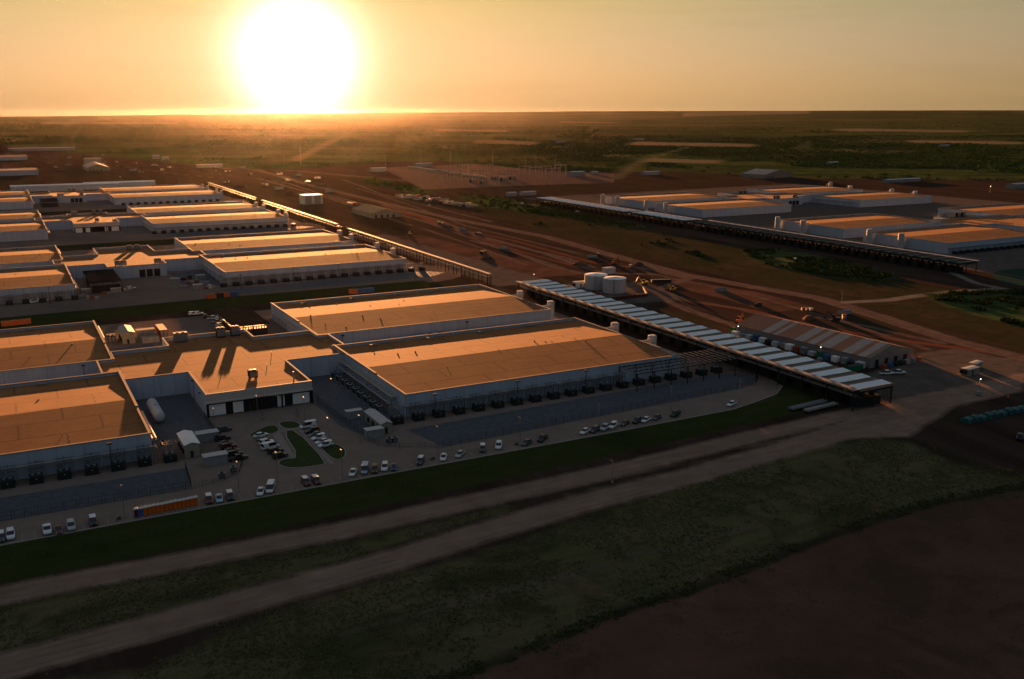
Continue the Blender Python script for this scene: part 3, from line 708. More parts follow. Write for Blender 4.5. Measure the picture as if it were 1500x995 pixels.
def data_center(u0, v0, label, gap=81.0, flip=False, mirror=False, lwings=(True, True, True, True), group='long low data halls'):
    """u0, v0 = near left corner of the near right hall"""
    r = thing('data_center', u0, v0, 0, label, 'data center', group)
    step = -1
    if lwings[0]: hall(r, 0, 0, step_side=-1)
    if lwings[1]: hall(r, 0, 99.5, step_side=-1)
    if lwings[2]: hall(r, -gap-115, -1.5, step_side=1)
    if lwings[3]: hall(r, -gap-115, 97, lv=77, step_side=1)
    centre(r, -gap, 0, flip, lobby=not flip)
    # low pipe shelves on the short ends of the halls, open to the sky
    for (x, y0_, y1_) in ((-1.6, 8, 66), (-1.6, 106, 168), (-gap+.6, 2, 32), (-gap+.6, 150, 176)):
        q = MB()
        for dx in (0, 1.05): q.tube((x+dx, y0_, 4.9), (x+dx, y1_, 4.9), .34, 8)
        q.build('supply_pipe', MT['pipe'], r)
        for k in range(int((y1_-y0_)/12)+1):
            q = MB(); q.prism([(x-.5, y0_+k*12), (x-.3, y0_+k*12), (x-.3, y0_+k*12+.25), (x-.5, y0_+k*12+.25)], .1, 4.3); q.box(x-.5, y0_+k*12, 4.3, x+1.5, y0_+k*12+.25, 4.52); q.build('pipe_bracket', MT['steel'], r)
    return r
NEAR = data_center(0, 0, 'nearest data center, tan flat roofs around a black lobby front beside the parking lot')
ROW2 = data_center(0, 284.5, 'second data center back on the left, behind the strip of lawn, with roller doors', flip=True)
ROW3 = data_center(0, 568, 'third data center back on the left, with a small black lobby front', flip=False)
ROW4 = data_center(0, 853, 'farthest complete data center on the left, beyond the third, with thin sunlit roofs', flip=True)
RIGHT1 = data_center(488+196+18, 171, 'nearer data center of the far right site, with two roofs behind white towers', gap=99, flip=False)
RIGHT2 = data_center(488+196+18, 447, 'farther data center of the far right site, behind the nearer one', gap=99, flip=True)
# two far halls at the left edge
for i, (x, y) in enumerate(((56, 249), (40, 229))):
    u, v = PG(x, y, 8); r = thing('data_hall', u, v, 0, ('lower' if i == 0 else 'upper')+' of the two distant isolated halls at the left edge', 'hall', 'distant isolated halls')
    hall(r, -200, 0, 200, 78)

grey_p = mat('bare_cooler_top', (.045, .04, .036), .9, var=.15, scale=.4)
def words(n):
    return ['first', 'second', 'third', 'fourth', 'fifth', 'sixth', 'seventh', 'eighth', 'ninth', 'tenth', 'eleventh', 'twelfth', 'thirteenth', 'fourteenth', 'fifteenth', 'sixteenth', 'seventeenth', 'eighteenth', 'nineteenth', 'twentieth'][n]
# ------------------------------------------------------------------ long roofs of air coolers beside the halls
def cooler_bank(u0, v0, length, label, mirror=False, pm=None, group='long banks of air coolers', pitch=9.0, full=True, deck=None, bare=False):
    r = thing('air_cooler_bank', u0, v0, PI if mirror else 0, label, 'cooler bank', group)
    # local: x 0..20 (walkway at x 0..3), y 0..length ; mirrored banks are turned half round about their base
    L = length
    d = MB(); d.box(0, 0, 6.9, 2.9, L, 7.15); d.build('walkway_deck', deck or MT['deck'], r)
    e = MB(); e.box(-.12, 0, 6.7, -.002, L, 7.35); e.build('edge_beam', MT['coping'], r)
    if not bare:
        e = MB(); e.box(2.92, -.1, 6.3, 19.6, -.002, 7.2); e.build('end_beam', MT['coping'], r)
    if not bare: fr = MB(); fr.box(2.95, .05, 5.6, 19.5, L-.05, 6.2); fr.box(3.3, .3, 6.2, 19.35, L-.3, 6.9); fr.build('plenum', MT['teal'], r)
    n = int(L/pitch); r.scale = (1, 1, 1.06)
    for k in range(0 if bare else n):
        y = .8+k*L/n
        p = MB(); w_ = L/n*.48
        s0, s1_ = (7.28, 7.0) if mirror else (7.0, 7.28)      # fan decks tilted slightly, shaped to keep the low sun off their tops
        p.add([(3.4, y, 6.93), (19.3, y, 6.93), (19.3, y+w_, 6.93), (3.4, y+w_, 6.93), (3.4, y, s0), (19.3, y, s0), (19.3, y+w_, s1_), (3.4, y+w_, s1_)], [(0, 3, 2, 1), (4, 5, 6, 7), (0, 1, 5, 4), (1, 2, 6, 5), (2, 3, 7, 6), (3, 0, 4, 7)])
        o = p.build('cooler_panel', pm or MT['panel'], r)
        if full:
            q = MB(); q.box(1.4, y+w_*.3, 7.15, 2.4, y+w_*.6, 7.4); q.build('pump_box', MT['steel'], o)
    for k in range(int(L/12)+1):
        y = min(.3+k*12, L-.4)
        for x in ((.3, 2.5) if bare else (.3, 10, 19)):
            q = MB(); q.box(x, y, .05, x+.35, y+.35, 6.9 if x < 1 else 5.6); q.build('column', MT['dark'], r)
    rl = MB()
    rl.tube((.05, 0, 8.1), (.05, L, 8.1), .04, 4); rl.tube((.05, 0, 7.65), (.05, L, 7.65), .03, 4)
    for k in range(int(L/3)+1): rl.tube((.05, k*3, 7.1), (.05, k*3, 8.1), .04, 4)
    rl.build('railing', MT['steel'], r)
    for k in range(0 if bare else int(L/9)):
        q = MB(); y = 2+k*9
        q.box(6, y, .05, 16, y+5.2, 1.6 if bare else 3.0)
        if not bare: q.cyl(8.5, y+2.6, 3.0, 4.2, 1.1, 10); q.cyl(13.5, y+2.6, 3.0, 4.2, 1.1, 10)
        q.build('chiller', MT['gen'], r)
    pp = MB()
    for x in ((1.0, 2.0) if bare else (2.0, 3.1)): pp.tube((x, 1, 4.6), (x, L-1, 4.6), .35, 6)
    pp.build('header_pipe', MT['steel'], r)
    sc_ = MB()
    for k in range(4 if bare else 28):
        x = .4+k*.68; sc_.box(x, -.06, .2, x+.14, .02, 6.25)
    sc_.build('end_louvre', MT['dark'], r)
    return r
BANK = cooler_bank(137.2, -66.5, 244.5, 'nearest bank of coolers with wide white and dark stripes, beside the nearest tan roofs')
cooler_bank(135.0, 208, 255, 'second cooler walkway back on the left, a thin bright line ending left of the tanks', full=False, bare=True, pm=grey_p)
cooler_bank(136.5, 499, 254, 'third thin bright cooler walkway, beside the third data center on the left', full=False, bare=True, pm=grey_p)
cooler_bank(137.5, 788, 264, 'farthest thin bright cooler walkway on the left, beside the farthest halls', full=False, bare=True, pm=grey_p)
cooler_bank(436, 372, 266, 'near dark unpainted bank of coolers on the far right site', deck=MT['trim'], mirror=True, pm=grey_p, full=False)
cooler_bank(434, 462, 82, 'short white bank of coolers on the far right site', deck=MT['trim'], mirror=True, full=False)
cooler_bank(432, 640, 172, 'far pale striped bank of coolers on the far right site', deck=MT['trim'], mirror=True, full=False)
# low pipe bundles past the near end of the nearest bank
for k, (ua, va, ln) in enumerate(((118.5, -57.5, 17.5), (121.5, -61.5, 15.5))):
    r = thing('pipe_trough', ua, va, R(4), ('rear' if k == 0 else 'front')+' of the two low troughs of pipes on the grass by the bank end', 'pipe trough', 'pipe troughs')
    q = MB(); q.box(0, 0, .9, ln, 1.9, 1.1); q.box(0, 0, 1.1, ln, .15, 1.6); q.box(0, 1.75, 1.1, ln, 1.9, 1.6); q.build('trough', MT['deck'], r)
    for j in range(3):
        q = MB(); q.tube((.2, .5+.45*j, 1.35), (ln-.2, .5+.45*j, 1.35), .17, 8); q.build('pipe', MT['pipe'] if k else MT['steel'], r)
    for j in range(5):
        q = MB(); q.box(.4+j*(ln-1)/4, .1, 0, .7+j*(ln-1)/4, 1.8, .9); q.build('support', MT['dark'], r)

# ------------------------------------------------------------------ storage towers between halls and coolers
def tower(u, v, h, rad, label, group, rot=0):
    r = thing('storage_tower', u, v, rot, label, 'storage tower', group)
    q = MB(); q.cyl(0, 0, .05, h-.5, rad, 20, cap=False); q.cyl(0, 0, h-.5, h, rad, 20, r1=rad*.72); q.build('shell', MT['tank'], r)
    for z in (h*.33, h*.66, h-.6):
        q = MB(); q.cyl(0, 0, z, z+.14, rad+.07, 20); q.build('band', MT['steel'], r)
    q = MB(); q.tube((-rad-.2, .4, .1), (-rad-.2, .4, h+.6), .06, 4); q.tube((-rad-.2, -.1, .1), (-rad-.2, -.1, h+.6), .06, 4)
    for k in range(int(h/.6)): q.tube((-rad-.2, -.1, .4+k*.6), (-rad-.2, .4, .4+k*.6), .03, 4)
    q.build('ladder', MT['steel'], r)
    q = MB(); q.tube((0, rad*.9, h*.75), (-4.5, rad*.9, h*.75), .35, 8); q.tube((0, -rad*.9, h*.75), (-4.5, -rad*.9, h*.75), .35, 8); q.tube((-4.5, rad*.9, h*.75), (-4.5, rad*.9, .5), .35, 8)
    q.build('connecting_pipe', MT['pipe'], r)
    return r
ordn = ['first', 'second', 'third', 'fourth']
rows = ['nearest', 'second', 'third', 'farthest']
tv = [PG(957, 489, 10.3)[1], PG(900, 471, 10.3)[1], PG(802, 440, 10.3)[1], PG(757, 425, 10.3)[1]]
tu = 125.3
for ri, v0 in enumerate((0, 284.5, 568, 853)):
    for k in range(4):
        vv = tv[k] if ri != 1 else 178-tv[3-k]
        tower(tu-4.8, v0+vv, 9.8, 1.8, f'{ordn[k]} white storage tower from the camera beside the {rows[ri]} data center on the left', 'white storage towers by the left data centers')
for k, (x, y) in enumerate(((1323.5, 363.5), (1273, 357), (1182, 342), (1138.5, 337), (984, 313), (952, 309), (902, 303), (876, 300))):
    u, v = PG(x, y, 0); u, v = max(u, 470)+2, v
    tower(482 if k < 4 else 478, v, 11.5, 2.2, f'{words(k)} white storage tower from the right before the far right halls', 'white storage towers of the right site', rot=PI)
for k, (x, y) in enumerate(((1217, 268), (1246, 273), (1307, 278), (1341, 281))):
    u, v = PG(x, y, 9); tower(u, v, 10, 2.6, f'{ordn[k]} small white tower from the left beyond the farthest right halls', 'white towers behind the right site')

# ------------------------------------------------------------------ generators and racks along hall fronts
def make_generator():
    r = thing('generator', 0, -4.5, 0, 'x', 'generator')
    q = MB(); q.box(-2.0, -1.9, .35, 2.0, 1.9, 2.5); b = q.build('enclosure', MT['gen'], r)
    q = MB(); q.box(-2.15, -2.05, .04, 2.15, 2.05, .34); q.build('skid', MT['dark'], r)
    q = MB()
    for k in range(5): q.box(-1.6, -1.96, .6+k*.33, 1.6, -1.902, .78+k*.33)
    q.build('louvre', MT['gen'], b)
    q = MB(); q.cyl(-.9, .3, 2.5, 2.8, .55, 12); q.cyl(.9, .3, 2.5, 2.8, .55, 12); q.build('fan', MT['steel'], r)
    q = MB(); q.cyl(0, 1.3, 2.5, 4.4, .22, 10); q.build('exhaust_stack', MT['steel'], r)
    q = MB(); q.box(-.18, -1.97, 1.5, .18, -1.903, 1.8); q.build('warning_label', MT['pipe'], b)
    return r
GEN = make_generator(); GEN.scale = (.85, .85, .88)
first = True
genrows = [(0, -4.5, 19, -4.9, 7.47, 'in front of the nearest right hall, counted from the left', 'generators before the nearest right hall'),
           (0, -6, 8, -126.5, 7.1, 'in front of the nearest left hall, counted from the left', 'generators before the nearest left hall'),
           (284.5, -4.5, 18, -2, 7.4, 'in front of the second right hall group, counted from the left', 'generators before the second data center, right'),
           (284.5, -5.5, 6, -122, 8.0, 'in front of the second left hall group, counted from the left', 'generators before the second data center, left'),
           (568, -4.5, 17, 0, 7.4, 'in front of the third data center, counted from the left', 'generators before the third data center'),
           (853, -4.5, 14, 8, 7.8, 'in front of the farthest left data center, counted from the left', 'generators before the farthest left data center')]
for v0, dv, n, us, sp, lab, grp in genrows:
    for k in range(n):
        u = us+k*sp; L_ = f'{words(k)} dark boxy generator {lab}'
        if first: GEN.location = (*G2W(u, v0+dv), 0); tag(GEN, L_, None, grp); first = False
        else: dup(GEN, u, v0+dv, 0, L_, grp)
for k in range(14): dup(GEN, 492+k*7.6, 166, 0, f'{words(k)} dark generator before the nearest hall of the right site, from the left', 'generators of the right site')

def pipe_rack(u0, u1, v, label, detail=True, zt=3.9):
    r = thing('pipe_rack', u0, v, 0, label, 'pipe rack', 'pipe racks along the hall fronts')
    L = u1-u0; n = int(L/3.65)
    if detail:
        p = MB(); p.box(-.1, 0, .03, .1, .2, zt); proto = p.build('post', MT['steel'], r)
        for k in range(1, n+1):
            c = proto.copy(); col.objects.link(c); c.parent = r; c.location = (k*L/n, 0, 0)
        for k in range(0, n+1, 2):
            c = proto.copy(); col.objects.link(c); c.parent = r; c.location = (k*L/n, 2.4, 0)
    q = MB()
    q.box(-.12, -.03, zt, L+.12, .22, zt+.25); q.box(-.12, 2.4, zt, L+.12, 2.62, zt+.25)
    for k in range(n+1): q.box(k*L/n-.08, .23, zt+.02, k*L/n+.08, 2.39, zt+.2)
    q.build('beam', MT['steel'], r)
    for j in range(3):
        q = MB(); q.tube((0, .6+j*.62, zt+.45), (L, .6+j*.62, zt+.45), .18, 6); q.build('pipe', MT['pipe'] if j == 1 else MT['steel'], r)
    return r
def exhaust_frame():
    r = thing('exhaust_frame', 0, 0, 0, 'x', 'steel frame')
    q = MB()
    for x in (-1.9, 1.9):
        for y in (-.9, 1.1): q.box(x-.09, y-.09, .03, x+.09, y+.09, 4.7)
    for z in (3.0, 4.55):
        for y in (-.9, 1.1): q.box(-1.99, y-.07, z, 1.99, y+.07, z+.14)
        for x in (-1.9, 1.9): q.box(x-.07, -.99, z+.145, x+.07, 1.19, z+.28)
    q.tube((-1.9, -.95, 3.4), (1.9, -.95, 4.6), .05, 4); q.tube((1.9, -.97, 3.4), (-1.9, -.97, 4.6), .05, 4)
    q.build('frame', MT['steel'], r)
    q = MB(); q.cyl(0, .1, 3.2, 4.3, .5, 12); q.tube((0, .1, 4.3), (0, .1, 5.4), .16, 8); q.build('silencer', MT['steel'], r)
    return r
EF = exhaust_frame(); first = True
for v0, dv, n, us, sp, lab, grp in genrows[:4]:
    for k in range(n):
        if v0 == 0 and us > -50 and k > 12: continue
        u = us+k*sp+.4; L_ = f'{words(k)} tall exhaust frame {lab}'; vv = v0+dv+2.6
        if first: EF.location = (*G2W(u, vv), 0); tag(EF, L_, None, grp.replace('generators', 'exhaust frames')); first = False
        else: dup(EF, u, vv, 0, L_, grp.replace('generators', 'exhaust frames'))
pipe_rack(-6, 86, -6.2+1.3, 'steel pipe rack along the front wall of the nearest right hall') if False else pipe_rack(-1, 86, -2.9, 'steel pipe rack along the front wall of the nearest right hall')
pipe_rack(-150, -80, -4.6, 'steel pipe rack along the front wall of the nearest left hall')
pipe_rack(-1, 113, 281.6, 'steel pipe rack before the second data center, right of its centre')
pipe_rack(-150, -83, 279.6, 'steel pipe rack before the second data center, left of its centre')
pipe_rack(-1, 113, 565, 'thin pipe rack before the third data center', detail=False)
pipe_rack(488, 602, 167.5, 'pipe rack before the nearest hall of the right site', detail=False)
# rack down the inner side of the near right hall
r = thing('pipe_rack', -4.2, 4, 0, 'long steel rack down the inner side of the nearest right hall', 'pipe rack', 'pipe racks along the hall fronts')
q = MB()
for k in range(16):
    q.box(-.1, k*3.8, .03, .1, k*3.8+.2, 3.8); q.box(-.1, k*3.8, 3.8, 3.2, k*3.8+.2, 4.0)
q.box(-.3, -.1, 4.02, .3, 57.5, 4.3); q.build('frame', MT['steel'], r)
def dark_unit(u, v, rot, sx, sy, h, name, label, cat, group=None, body='gen', top='steel', fans=2, z=0):
    r = thing(name, u, v, rot, label, cat, group, z=z)
    q = MB(); q.box(0, 0, .25, sx, sy, h); b = q.build('cabinet', MT[body], r)
    q = MB(); q.box(-.12, -.12, .03, sx+.12, sy+.12, .24); q.build('plinth', MT['kerb'], r)
    q = MB(); q.box(-.08, -.08, h, sx+.08, sy+.08, h+.12); t = q.build('lid', MT[top], r)
    for k in range(fans):
        q = MB(); q.cyl(sx*(k+.5)/fans, sy/2, h+.12, h+.35, min(sx/fans, sy)*.36, 12); q.build('fan', MT['dark'], t)
    q = MB(); q.box(sx*.1, -.04, .5, sx*.42, -.001, h-.3); q.box(sx*.56, -.04, .5, sx*.9, -.001, h-.3); q.build('door', MT['steel'], b)
    return r
for k in range(9):
    dark_unit(-6.8-.1*(k % 2), 8+k*6.1, 0, 1.7, 3.0, 2.3, 'switch_cabinet', f'{words(k)} dark cabinet from the camera along the inner side of the nearest right hall', 'cabinet', 'cabinets beside the near right hall', fans=1)
# equipment on the alley between paired halls
for bi, (v0, nm) in enumerate(((0, 'nearest'), (284.5, 'second'))):
    for k, (u, sx, h, bd) in enumerate(((22, 4, 3.2, 'coping'), (29, 3, 2.6, 'trim'), (44, 9, 6.0, 'deck'), (74, 2.6, 5.0, 'dark'), (88, 7, 4.0, 'gen'))):
        dark_unit(u, v0+83 if bi == 0 else v0+84, 0, sx, 4.5, h, 'alley_unit', f'{words(k)} unit from the left between the right halls of the {nm} data center', 'plant unit', 'units in the alley between halls', body=bd)
    for k, (u, sx, h, bd) in enumerate(((-118, 4, 3.2, 'trim'), (-110, 6, 5.2, 'coping'), (-100, 8, 3.0, 'gen'))):
        dark_unit(u, v0+81, 0, sx, 4.5, h, 'alley_unit', f'{words(k)} unit from the left between the left halls of the {nm} data center', 'plant unit', 'units in the alley between halls', body=bd)
    r = thing('alley_pipes', 8, v0+86, 0, f'bundle of pipes in the alley between the right halls of the {nm} data center', 'pipes')
    for j in range(4):
        q = MB(); q.tube((0, j*.8, 5.2), (100, j*.8, 5.2), .28, 6); q.build('pipe', MT['pipe'] if j % 2 else MT['steel'], r)

# open steel canopy at the right end of the near hall
r = thing('steel_canopy', 86, -12.2, 0, 'open dark steel canopy over the last generators at the right end', 'steel canopy')
for k in range(7):
    for y in (0, 11.5):
        q = MB(); q.box(k*7.7-.15, y-.15, .03, k*7.7+.15, y+.15, 6.6); q.build('column', MT['dark'], r)
q = MB()
for k in range(20): q.box(k*2.43-.1, -.3, 6.85, k*2.43+.1, 16.5 if k > 12 else 11.9, 7.1)
q.build('rafter', MT['steel'], r)
q = MB()
for y in (0, 3.8, 7.7, 11.5): q.box(-.3, y-.14, 6.6, 46.8, y+.14, 6.84)
for y in (2, 6, 9.5): q.box(-.3, y-.06, 7.1, 46.8, y+.06, 7.2)
q.box(29, 16.2, 6.6, 46.8, 16.5, 6.84); q.build('beam', MT['dark'], r)

# wall lamps on tall dark poles close to the halls
def flood_pole(u, v, h, label, group='dark flood light poles close to the halls'):
    r = thing('flood_light_pole', u, v, 0, label, 'light pole', group)
    q = MB(); q.cyl(0, 0, .03, h, .16, 8, r1=.11); q.build('pole', MT['dark'], r)
    q = MB(); q.box(-.7, -.25, h, -.05, .25, h+.45); q.build('lamp_head', MT['dark'], r)
    q = MB(); q.box(.05, -.25, h, .7, .25, h+.45); q.build('lamp_head', MT['dark'], r)
    return r
for lab, x, y, z in (('at the left corner of the nearest right hall', 637, 577, 8.4), ('before the middle of the nearest right hall', 758, 558, 8.6), ('before the right half of the nearest right hall', 858.5, 543, 8.6), ('before the nearest left hall', 160, 649, 8.8),
                  ('in the alley behind the near right hall, left end', 502, 491, 7), ('in the alley behind the near right hall, right', 684, 471, 7), ('in the left alley behind the near left hall', 122, 535, 7.4), ('at the inner wall of the left yard', 283, 557, 7.2), ('at the corner of the left yard', 294, 575, 6)):
    u, v = PG(x, y, z); flood_pole(u, v, z-.4, 'dark twin flood light pole '+lab)
for lab, x, y, z in (('before the second data center, left part', 352, 402, 9), ('before the second data center, middle', 429, 392, 9), ('before the second data center, right part', 496, 387, 9), ('before the left hall of the second data center', 71, 421, 9)):
    u, v = PG(x, y, z); flood_pole(u, v, z-.4, 'dark flood light pole '+lab)

# ------------------------------------------------------------------ fences
def fence(pts, label, h=2.4, sp=1.5, m='dark', group='dark mesh fences', rails=(.1, .5, 1)):
    u0, v0 = pts[0]
    r = thing('fence', u0, v0, 0, label, 'fence', group)
    w_ = MB(); ps = MB(); k = 0
    for a, b in zip(pts[:-1], pts[1:]):
        a2 = Vector((a[0]-u0, a[1]-v0)); b2 = Vector((b[0]-u0, b[1]-v0)); L = (b2-a2).length; n = max(1, int(L/sp))
        for i in range(n+(1 if b == pts[-1] else 0)):
            p = a2.lerp(b2, i/n)
            if i % 2 == 0: ps.box(p.x-.05, p.y-.05, .02, p.x+.05, p.y+.05, h+.1)
            else: w_.box(p.x-.02, p.y-.02, .05, p.x+.02, p.y+.02, h-.05)
            p2 = a2.lerp(b2, (i+.5)/n); w_.box(p2.x-.02, p2.y-.02, .05, p2.x+.02, p2.y+.02, h-.05) if i < n else None
        for z in [t_*h for t_ in rails]: w_.tube((a2.x, a2.y, z), (b2.x, b2.y, z), .03, 4)
    ps.build('post', MT[m], r); w_.build('wire_mesh', MT[m], r); return r
fence([(-1.5, -33.6), (40, -31.4), (80, -29.2), (120, -27.2), (130.5, -25.6), (137.2, -19.8), (138.3, -12.5), (134.5, -7.5)], 'long dark fence round the gravel yard of the nearest right hall')
fence([(-200, -30.4), (-140, -30.8), (-75.3, -31.5), (-74, -14.4)], 'dark fence before the gravel yard of the nearest left hall')
fence([(-21.5, 30), (-20.5, 5), (-19.3, -9), (-19.3, -16.5)], 'dark fence from the lobby corner down to the entry bend')
fence([(-19.3, -16.5), (-18, -22), (-13, -27), (-6, -30.5), (-1.5, -33.6)], 'low curved fence round the corner with the tan shed', h=1.3)
fence([(-60.2, 30), (-60.2, 14), (-59.5, -6), (-58.5, -18)], 'dark fence beside the row of dark parked cars')
fence([(-58.5, -18), (-61, -25), (-66, -29), (-75.3, -31.5)], 'low curved fence round the corner with the grey sheds', h=1.3)
fence([(-330, -57.0), (-120, -57.0), (0, -57.2), (80, -54.6), (118, -52.6)], 'thin wire fence along the lawn strip beside the road', h=1.1, sp=4, m='dark', rails=(1,))

# ------------------------------------------------------------------ sheds and yard plant
def shed(u, v, sx, sy, h, label, body='tan', roof='greyroof', rot=0, axis_='y', ridge=.7, name='shed', cat='shed', door=True, group=None, z=0):
    r = thing(name, u, v, rot, label, cat, group, z=z)
    q = MB(); q.box(0, 0, .03, sx, sy, h); b = q.build('wall', MT[body], r)
    q = MB(); o_ = .25
    if axis_ == 'y': q.loft([[(-o_, -o_, h), (sx/2, -o_, h+ridge), (sx+o_, -o_, h), (sx+o_, -o_, h+.12), (sx/2, -o_, h+ridge+.14), (-o_, -o_, h+.12)][::-1], [(-o_, sy+o_, h), (sx/2, sy+o_, h+ridge), (sx+o_, sy+o_, h), (sx+o_, sy+o_, h+.12), (sx/2, sy+o_, h+ridge+.14), (-o_, sy+o_, h+.12)][::-1]])
    else: q.loft([[(-o_, -o_, h), (-o_, sy/2, h+ridge), (-o_, sy+o_, h), (-o_, sy+o_, h+.12), (-o_, sy/2, h+ridge+.14), (-o_, -o_, h+.12)], [(sx+o_, -o_, h), (sx+o_, sy/2, h+ridge), (sx+o_, sy+o_, h), (sx+o_, sy+o_, h+.12), (sx+o_, sy/2, h+ridge+.14), (sx+o_, -o_, h+.12)]])
    q.build('roof', MT[roof], r)
    if ridge > .2:
        q = MB()
        if axis_ == 'y': q.add([(0, 0, h), (sx, 0, h), (sx/2, 0, h+ridge)], [(0, 1, 2)]); q.add([(0, sy, h), (sx, sy, h), (sx/2, sy, h+ridge)], [(2, 1, 0)])
        else: q.add([(0, 0, h), (0, sy, h), (0, sy/2, h+ridge)], [(2, 1, 0)]); q.add([(sx, 0, h), (sx, sy, h), (sx, sy/2, h+ridge)], [(0, 1, 2)])
        q.build('gable', MT[body], r)
    if door:
        q = MB(); q.box(sx*.35, -.05, .1, sx*.35+.9, -.002, 2.1); d = q.build('door', MT['dark'], b)
        for k in range(3):
            q = MB(); q.box(-.45, sy*(.15+k*.28), .9, -.002, sy*(.15+k*.28)+1.3, 2.3); q.build('air_unit', MT['dark'], b)
    return r
u, v = PG(546, 627); shed(-13.6, -13, 3.6, 15.5, 3.3, 'long tan shed with air units, by the left corner of the nearest right hall')
u, v = PG(509, 615); shed(u, v, 5.2, 2.4, 2.6, 'small flat grey kiosk in the dark gravel yard left of the tan shed', body='deck', roof='greyroof', axis_='x', ridge=.05, door=False)
u, v = PG(538, 645); shed(u, v, 5.4, 2.8, 3.0, 'grey kiosk with flat pale roof in front of the tan shed', body='deck', roof='greyroof', axis_='x', ridge=.05, door=False)
u, v = PG(272, 672); shed(u, v, 4.2, 12.5, 4.0, 'tan shed with bright ridged roof between the left hall and the dark cars', roof='white')
u, v = PG(283, 652); shed(u+1.5, v+1.0, 6.5, 3.2, 2.7, 'low grey kiosk behind the tan shed on the left', body='deck', axis_='x', ridge=.05, door=False)
u, v = PG(300, 684); shed(u, v, 6.6, 3.0, 2.8, 'grey flat kiosk in front of the dark cars on the left', body='deck', axis_='x', ridge=.05, door=False)
for k, (x, y) in enumerate(((568, 651), (576, 650), (322, 703), (339, 694), (220, 660), (236, 655))):
    u, v = PG(x, y); dark_unit(u, v, 0, 1.5, 1.3, 1.6, 'pump_unit', ['left small dark pump by the curved fence corner', 'right small dark pump by the curved fence corner', 'small dark valve cabinet near the left bend', 'small dark valve cabinet on the left bend kerb', 'small dark box left of the tan ridged shed', 'small dark box beside the tan ridged shed'][k], 'pump', 'small yard plant', fans=1)
def htank(u, v, L, rad, label, m='tank', rot=0):
    r = thing('horizontal_tank', u, v, rot, label, 'tank')
    n = 20; q = MB()
    secs = []
    for s_, rr in ((-.5, .02), (-.44, .45), (-.3, .78), (-.12, .95), (0, 1), (1, 1), (1.12, .95), (1.3, .78), (1.44, .45), (1.5, .02)):
        y = s_*rad if s_ <= 0 else L+(s_-1)*rad
        secs.append([(rad*rr*math.cos(2*PI*i/n), y, rad+.7+rad*rr*math.sin(2*PI*i/n)) for i in range(n)])
    q.loft([s_[::-1] for s_ in secs]); q.build('shell', MT[m], r, smooth=True)
    for y in (L*.2, L*.8):
        q = MB(); q.box(-rad*.8, y-.2, .03, rad*.8, y+.2, .95); q.build('saddle', MT['kerb'], r)
    q = MB(); q.cyl(0, L*.5, 2*rad+.6, 2*rad+1.0, .3, 10); q.build('manhole', MT['steel'], r)
    return r
ua, va = PG(222, 584, 4.0); ub, vb = PG(233, 605, 3.9)
htank((ua+ub)/2, vb, max(8, va-vb), 1.75, 'white horizontal cylinder tank in the dark yard beside the nearest left hall')

def plant_frame(u, v, sx, sy, h, label, m='dark'):
    r = thing('plant_frame', u, v, 0, label, 'steel structure', 'dark roofed plant structures')
    q = MB(); q.box(0, 0, h, sx, sy, h+.35); q.build('roof_deck', MT['deckdark'], r)
    q = MB()
    for k in range(int(sx/1.2)): q.box(.3+k*1.2, -.05, h-1.6, .95+k*1.2, .001, h-.3)
    q.build('louvre', MT['steel'], r)
    for k in range(int(sx/4.2)+1):
        for y in (.2, sy/2, sy-.4):
            x = min(.2+k*4.2, sx-.3); q = MB(); q.box(x, y, .03, x+.25, y+.25, h-.002); q.build('column', MT[m], r)
    for k in range(int(sy/6)):
        q = MB(); q.box(1, 1+k*6, .05, sx-1, 5+k*6, h-1.8); q.build('cabinet', MT['gen'], r)
    return r
MT['deckdark'] = mat('weathered_dark_deck', (.018, .018, .018), .95, spec=0, var=.3, scale=.4)
plant_frame(-26, 142, 16.5, 32, 5.5, 'large dark plant structure in the yard behind the nearest lobby block')
plant_frame(-73, 292, 17, 46, 6.2, 'dark plant structure standing before the second data center')
plant_frame(-73, 858, 17, 42, 6.2, 'dark plant structure standing before the farthest left data center')
shed(-71.5, 155, 5.2, 15, 5.0, 'tan tower like shed behind the nearest crossbar roof on the left', body='tan', roof='deck')
dark_unit(-64.5, 165, 0, 8, 4, 3.4, 'yard_container', 'grey container with pale top behind the left crossbar roof', 'container', body='deck', top='coping', fans=0)
dark_unit(-63.5, 153, 0, 7, 3.4, 2.4, 'yard_container', 'low grey container nearest the left crossbar roof', 'container', body='deck', top='coping', fans=0)
dark_unit(-55, 160, 0, 3.2, 14, 3.6, 'yard_container', 'rusty long container stack behind the left crossbar roof', 'container', body='rust', top='tan', fans=0)
dark_unit(-77, 160, 0, 3.2, 5, 3.2, 'yard_container', 'black plant box beside the bright roof pipes', 'container', body='gen', top='gen', fans=2)
for k in range(6): dark_unit(-35+ (k % 3)*3.2, 134+(k//3)*6, 0, 2.4, 4, 1.6, 'pallet_unit', f'{words(k)} of six small pale topped units behind the nearest lobby roof', 'plant unit', 'small pale topped units', body='deck', top='coping', fans=0)
dark_unit(-22, 182, 0, 7, 3, 2.6, 'yard_container', 'container with pale top behind the large dark plant structure, left', 'container', body='gen', top='trim', fans=0)
dark_unit(-11, 176, 0, 3, 12, 2.8, 'yard_container', 'long container with pale top behind the dark plant structure, right', 'container', body='gen', top='trim', fans=0)

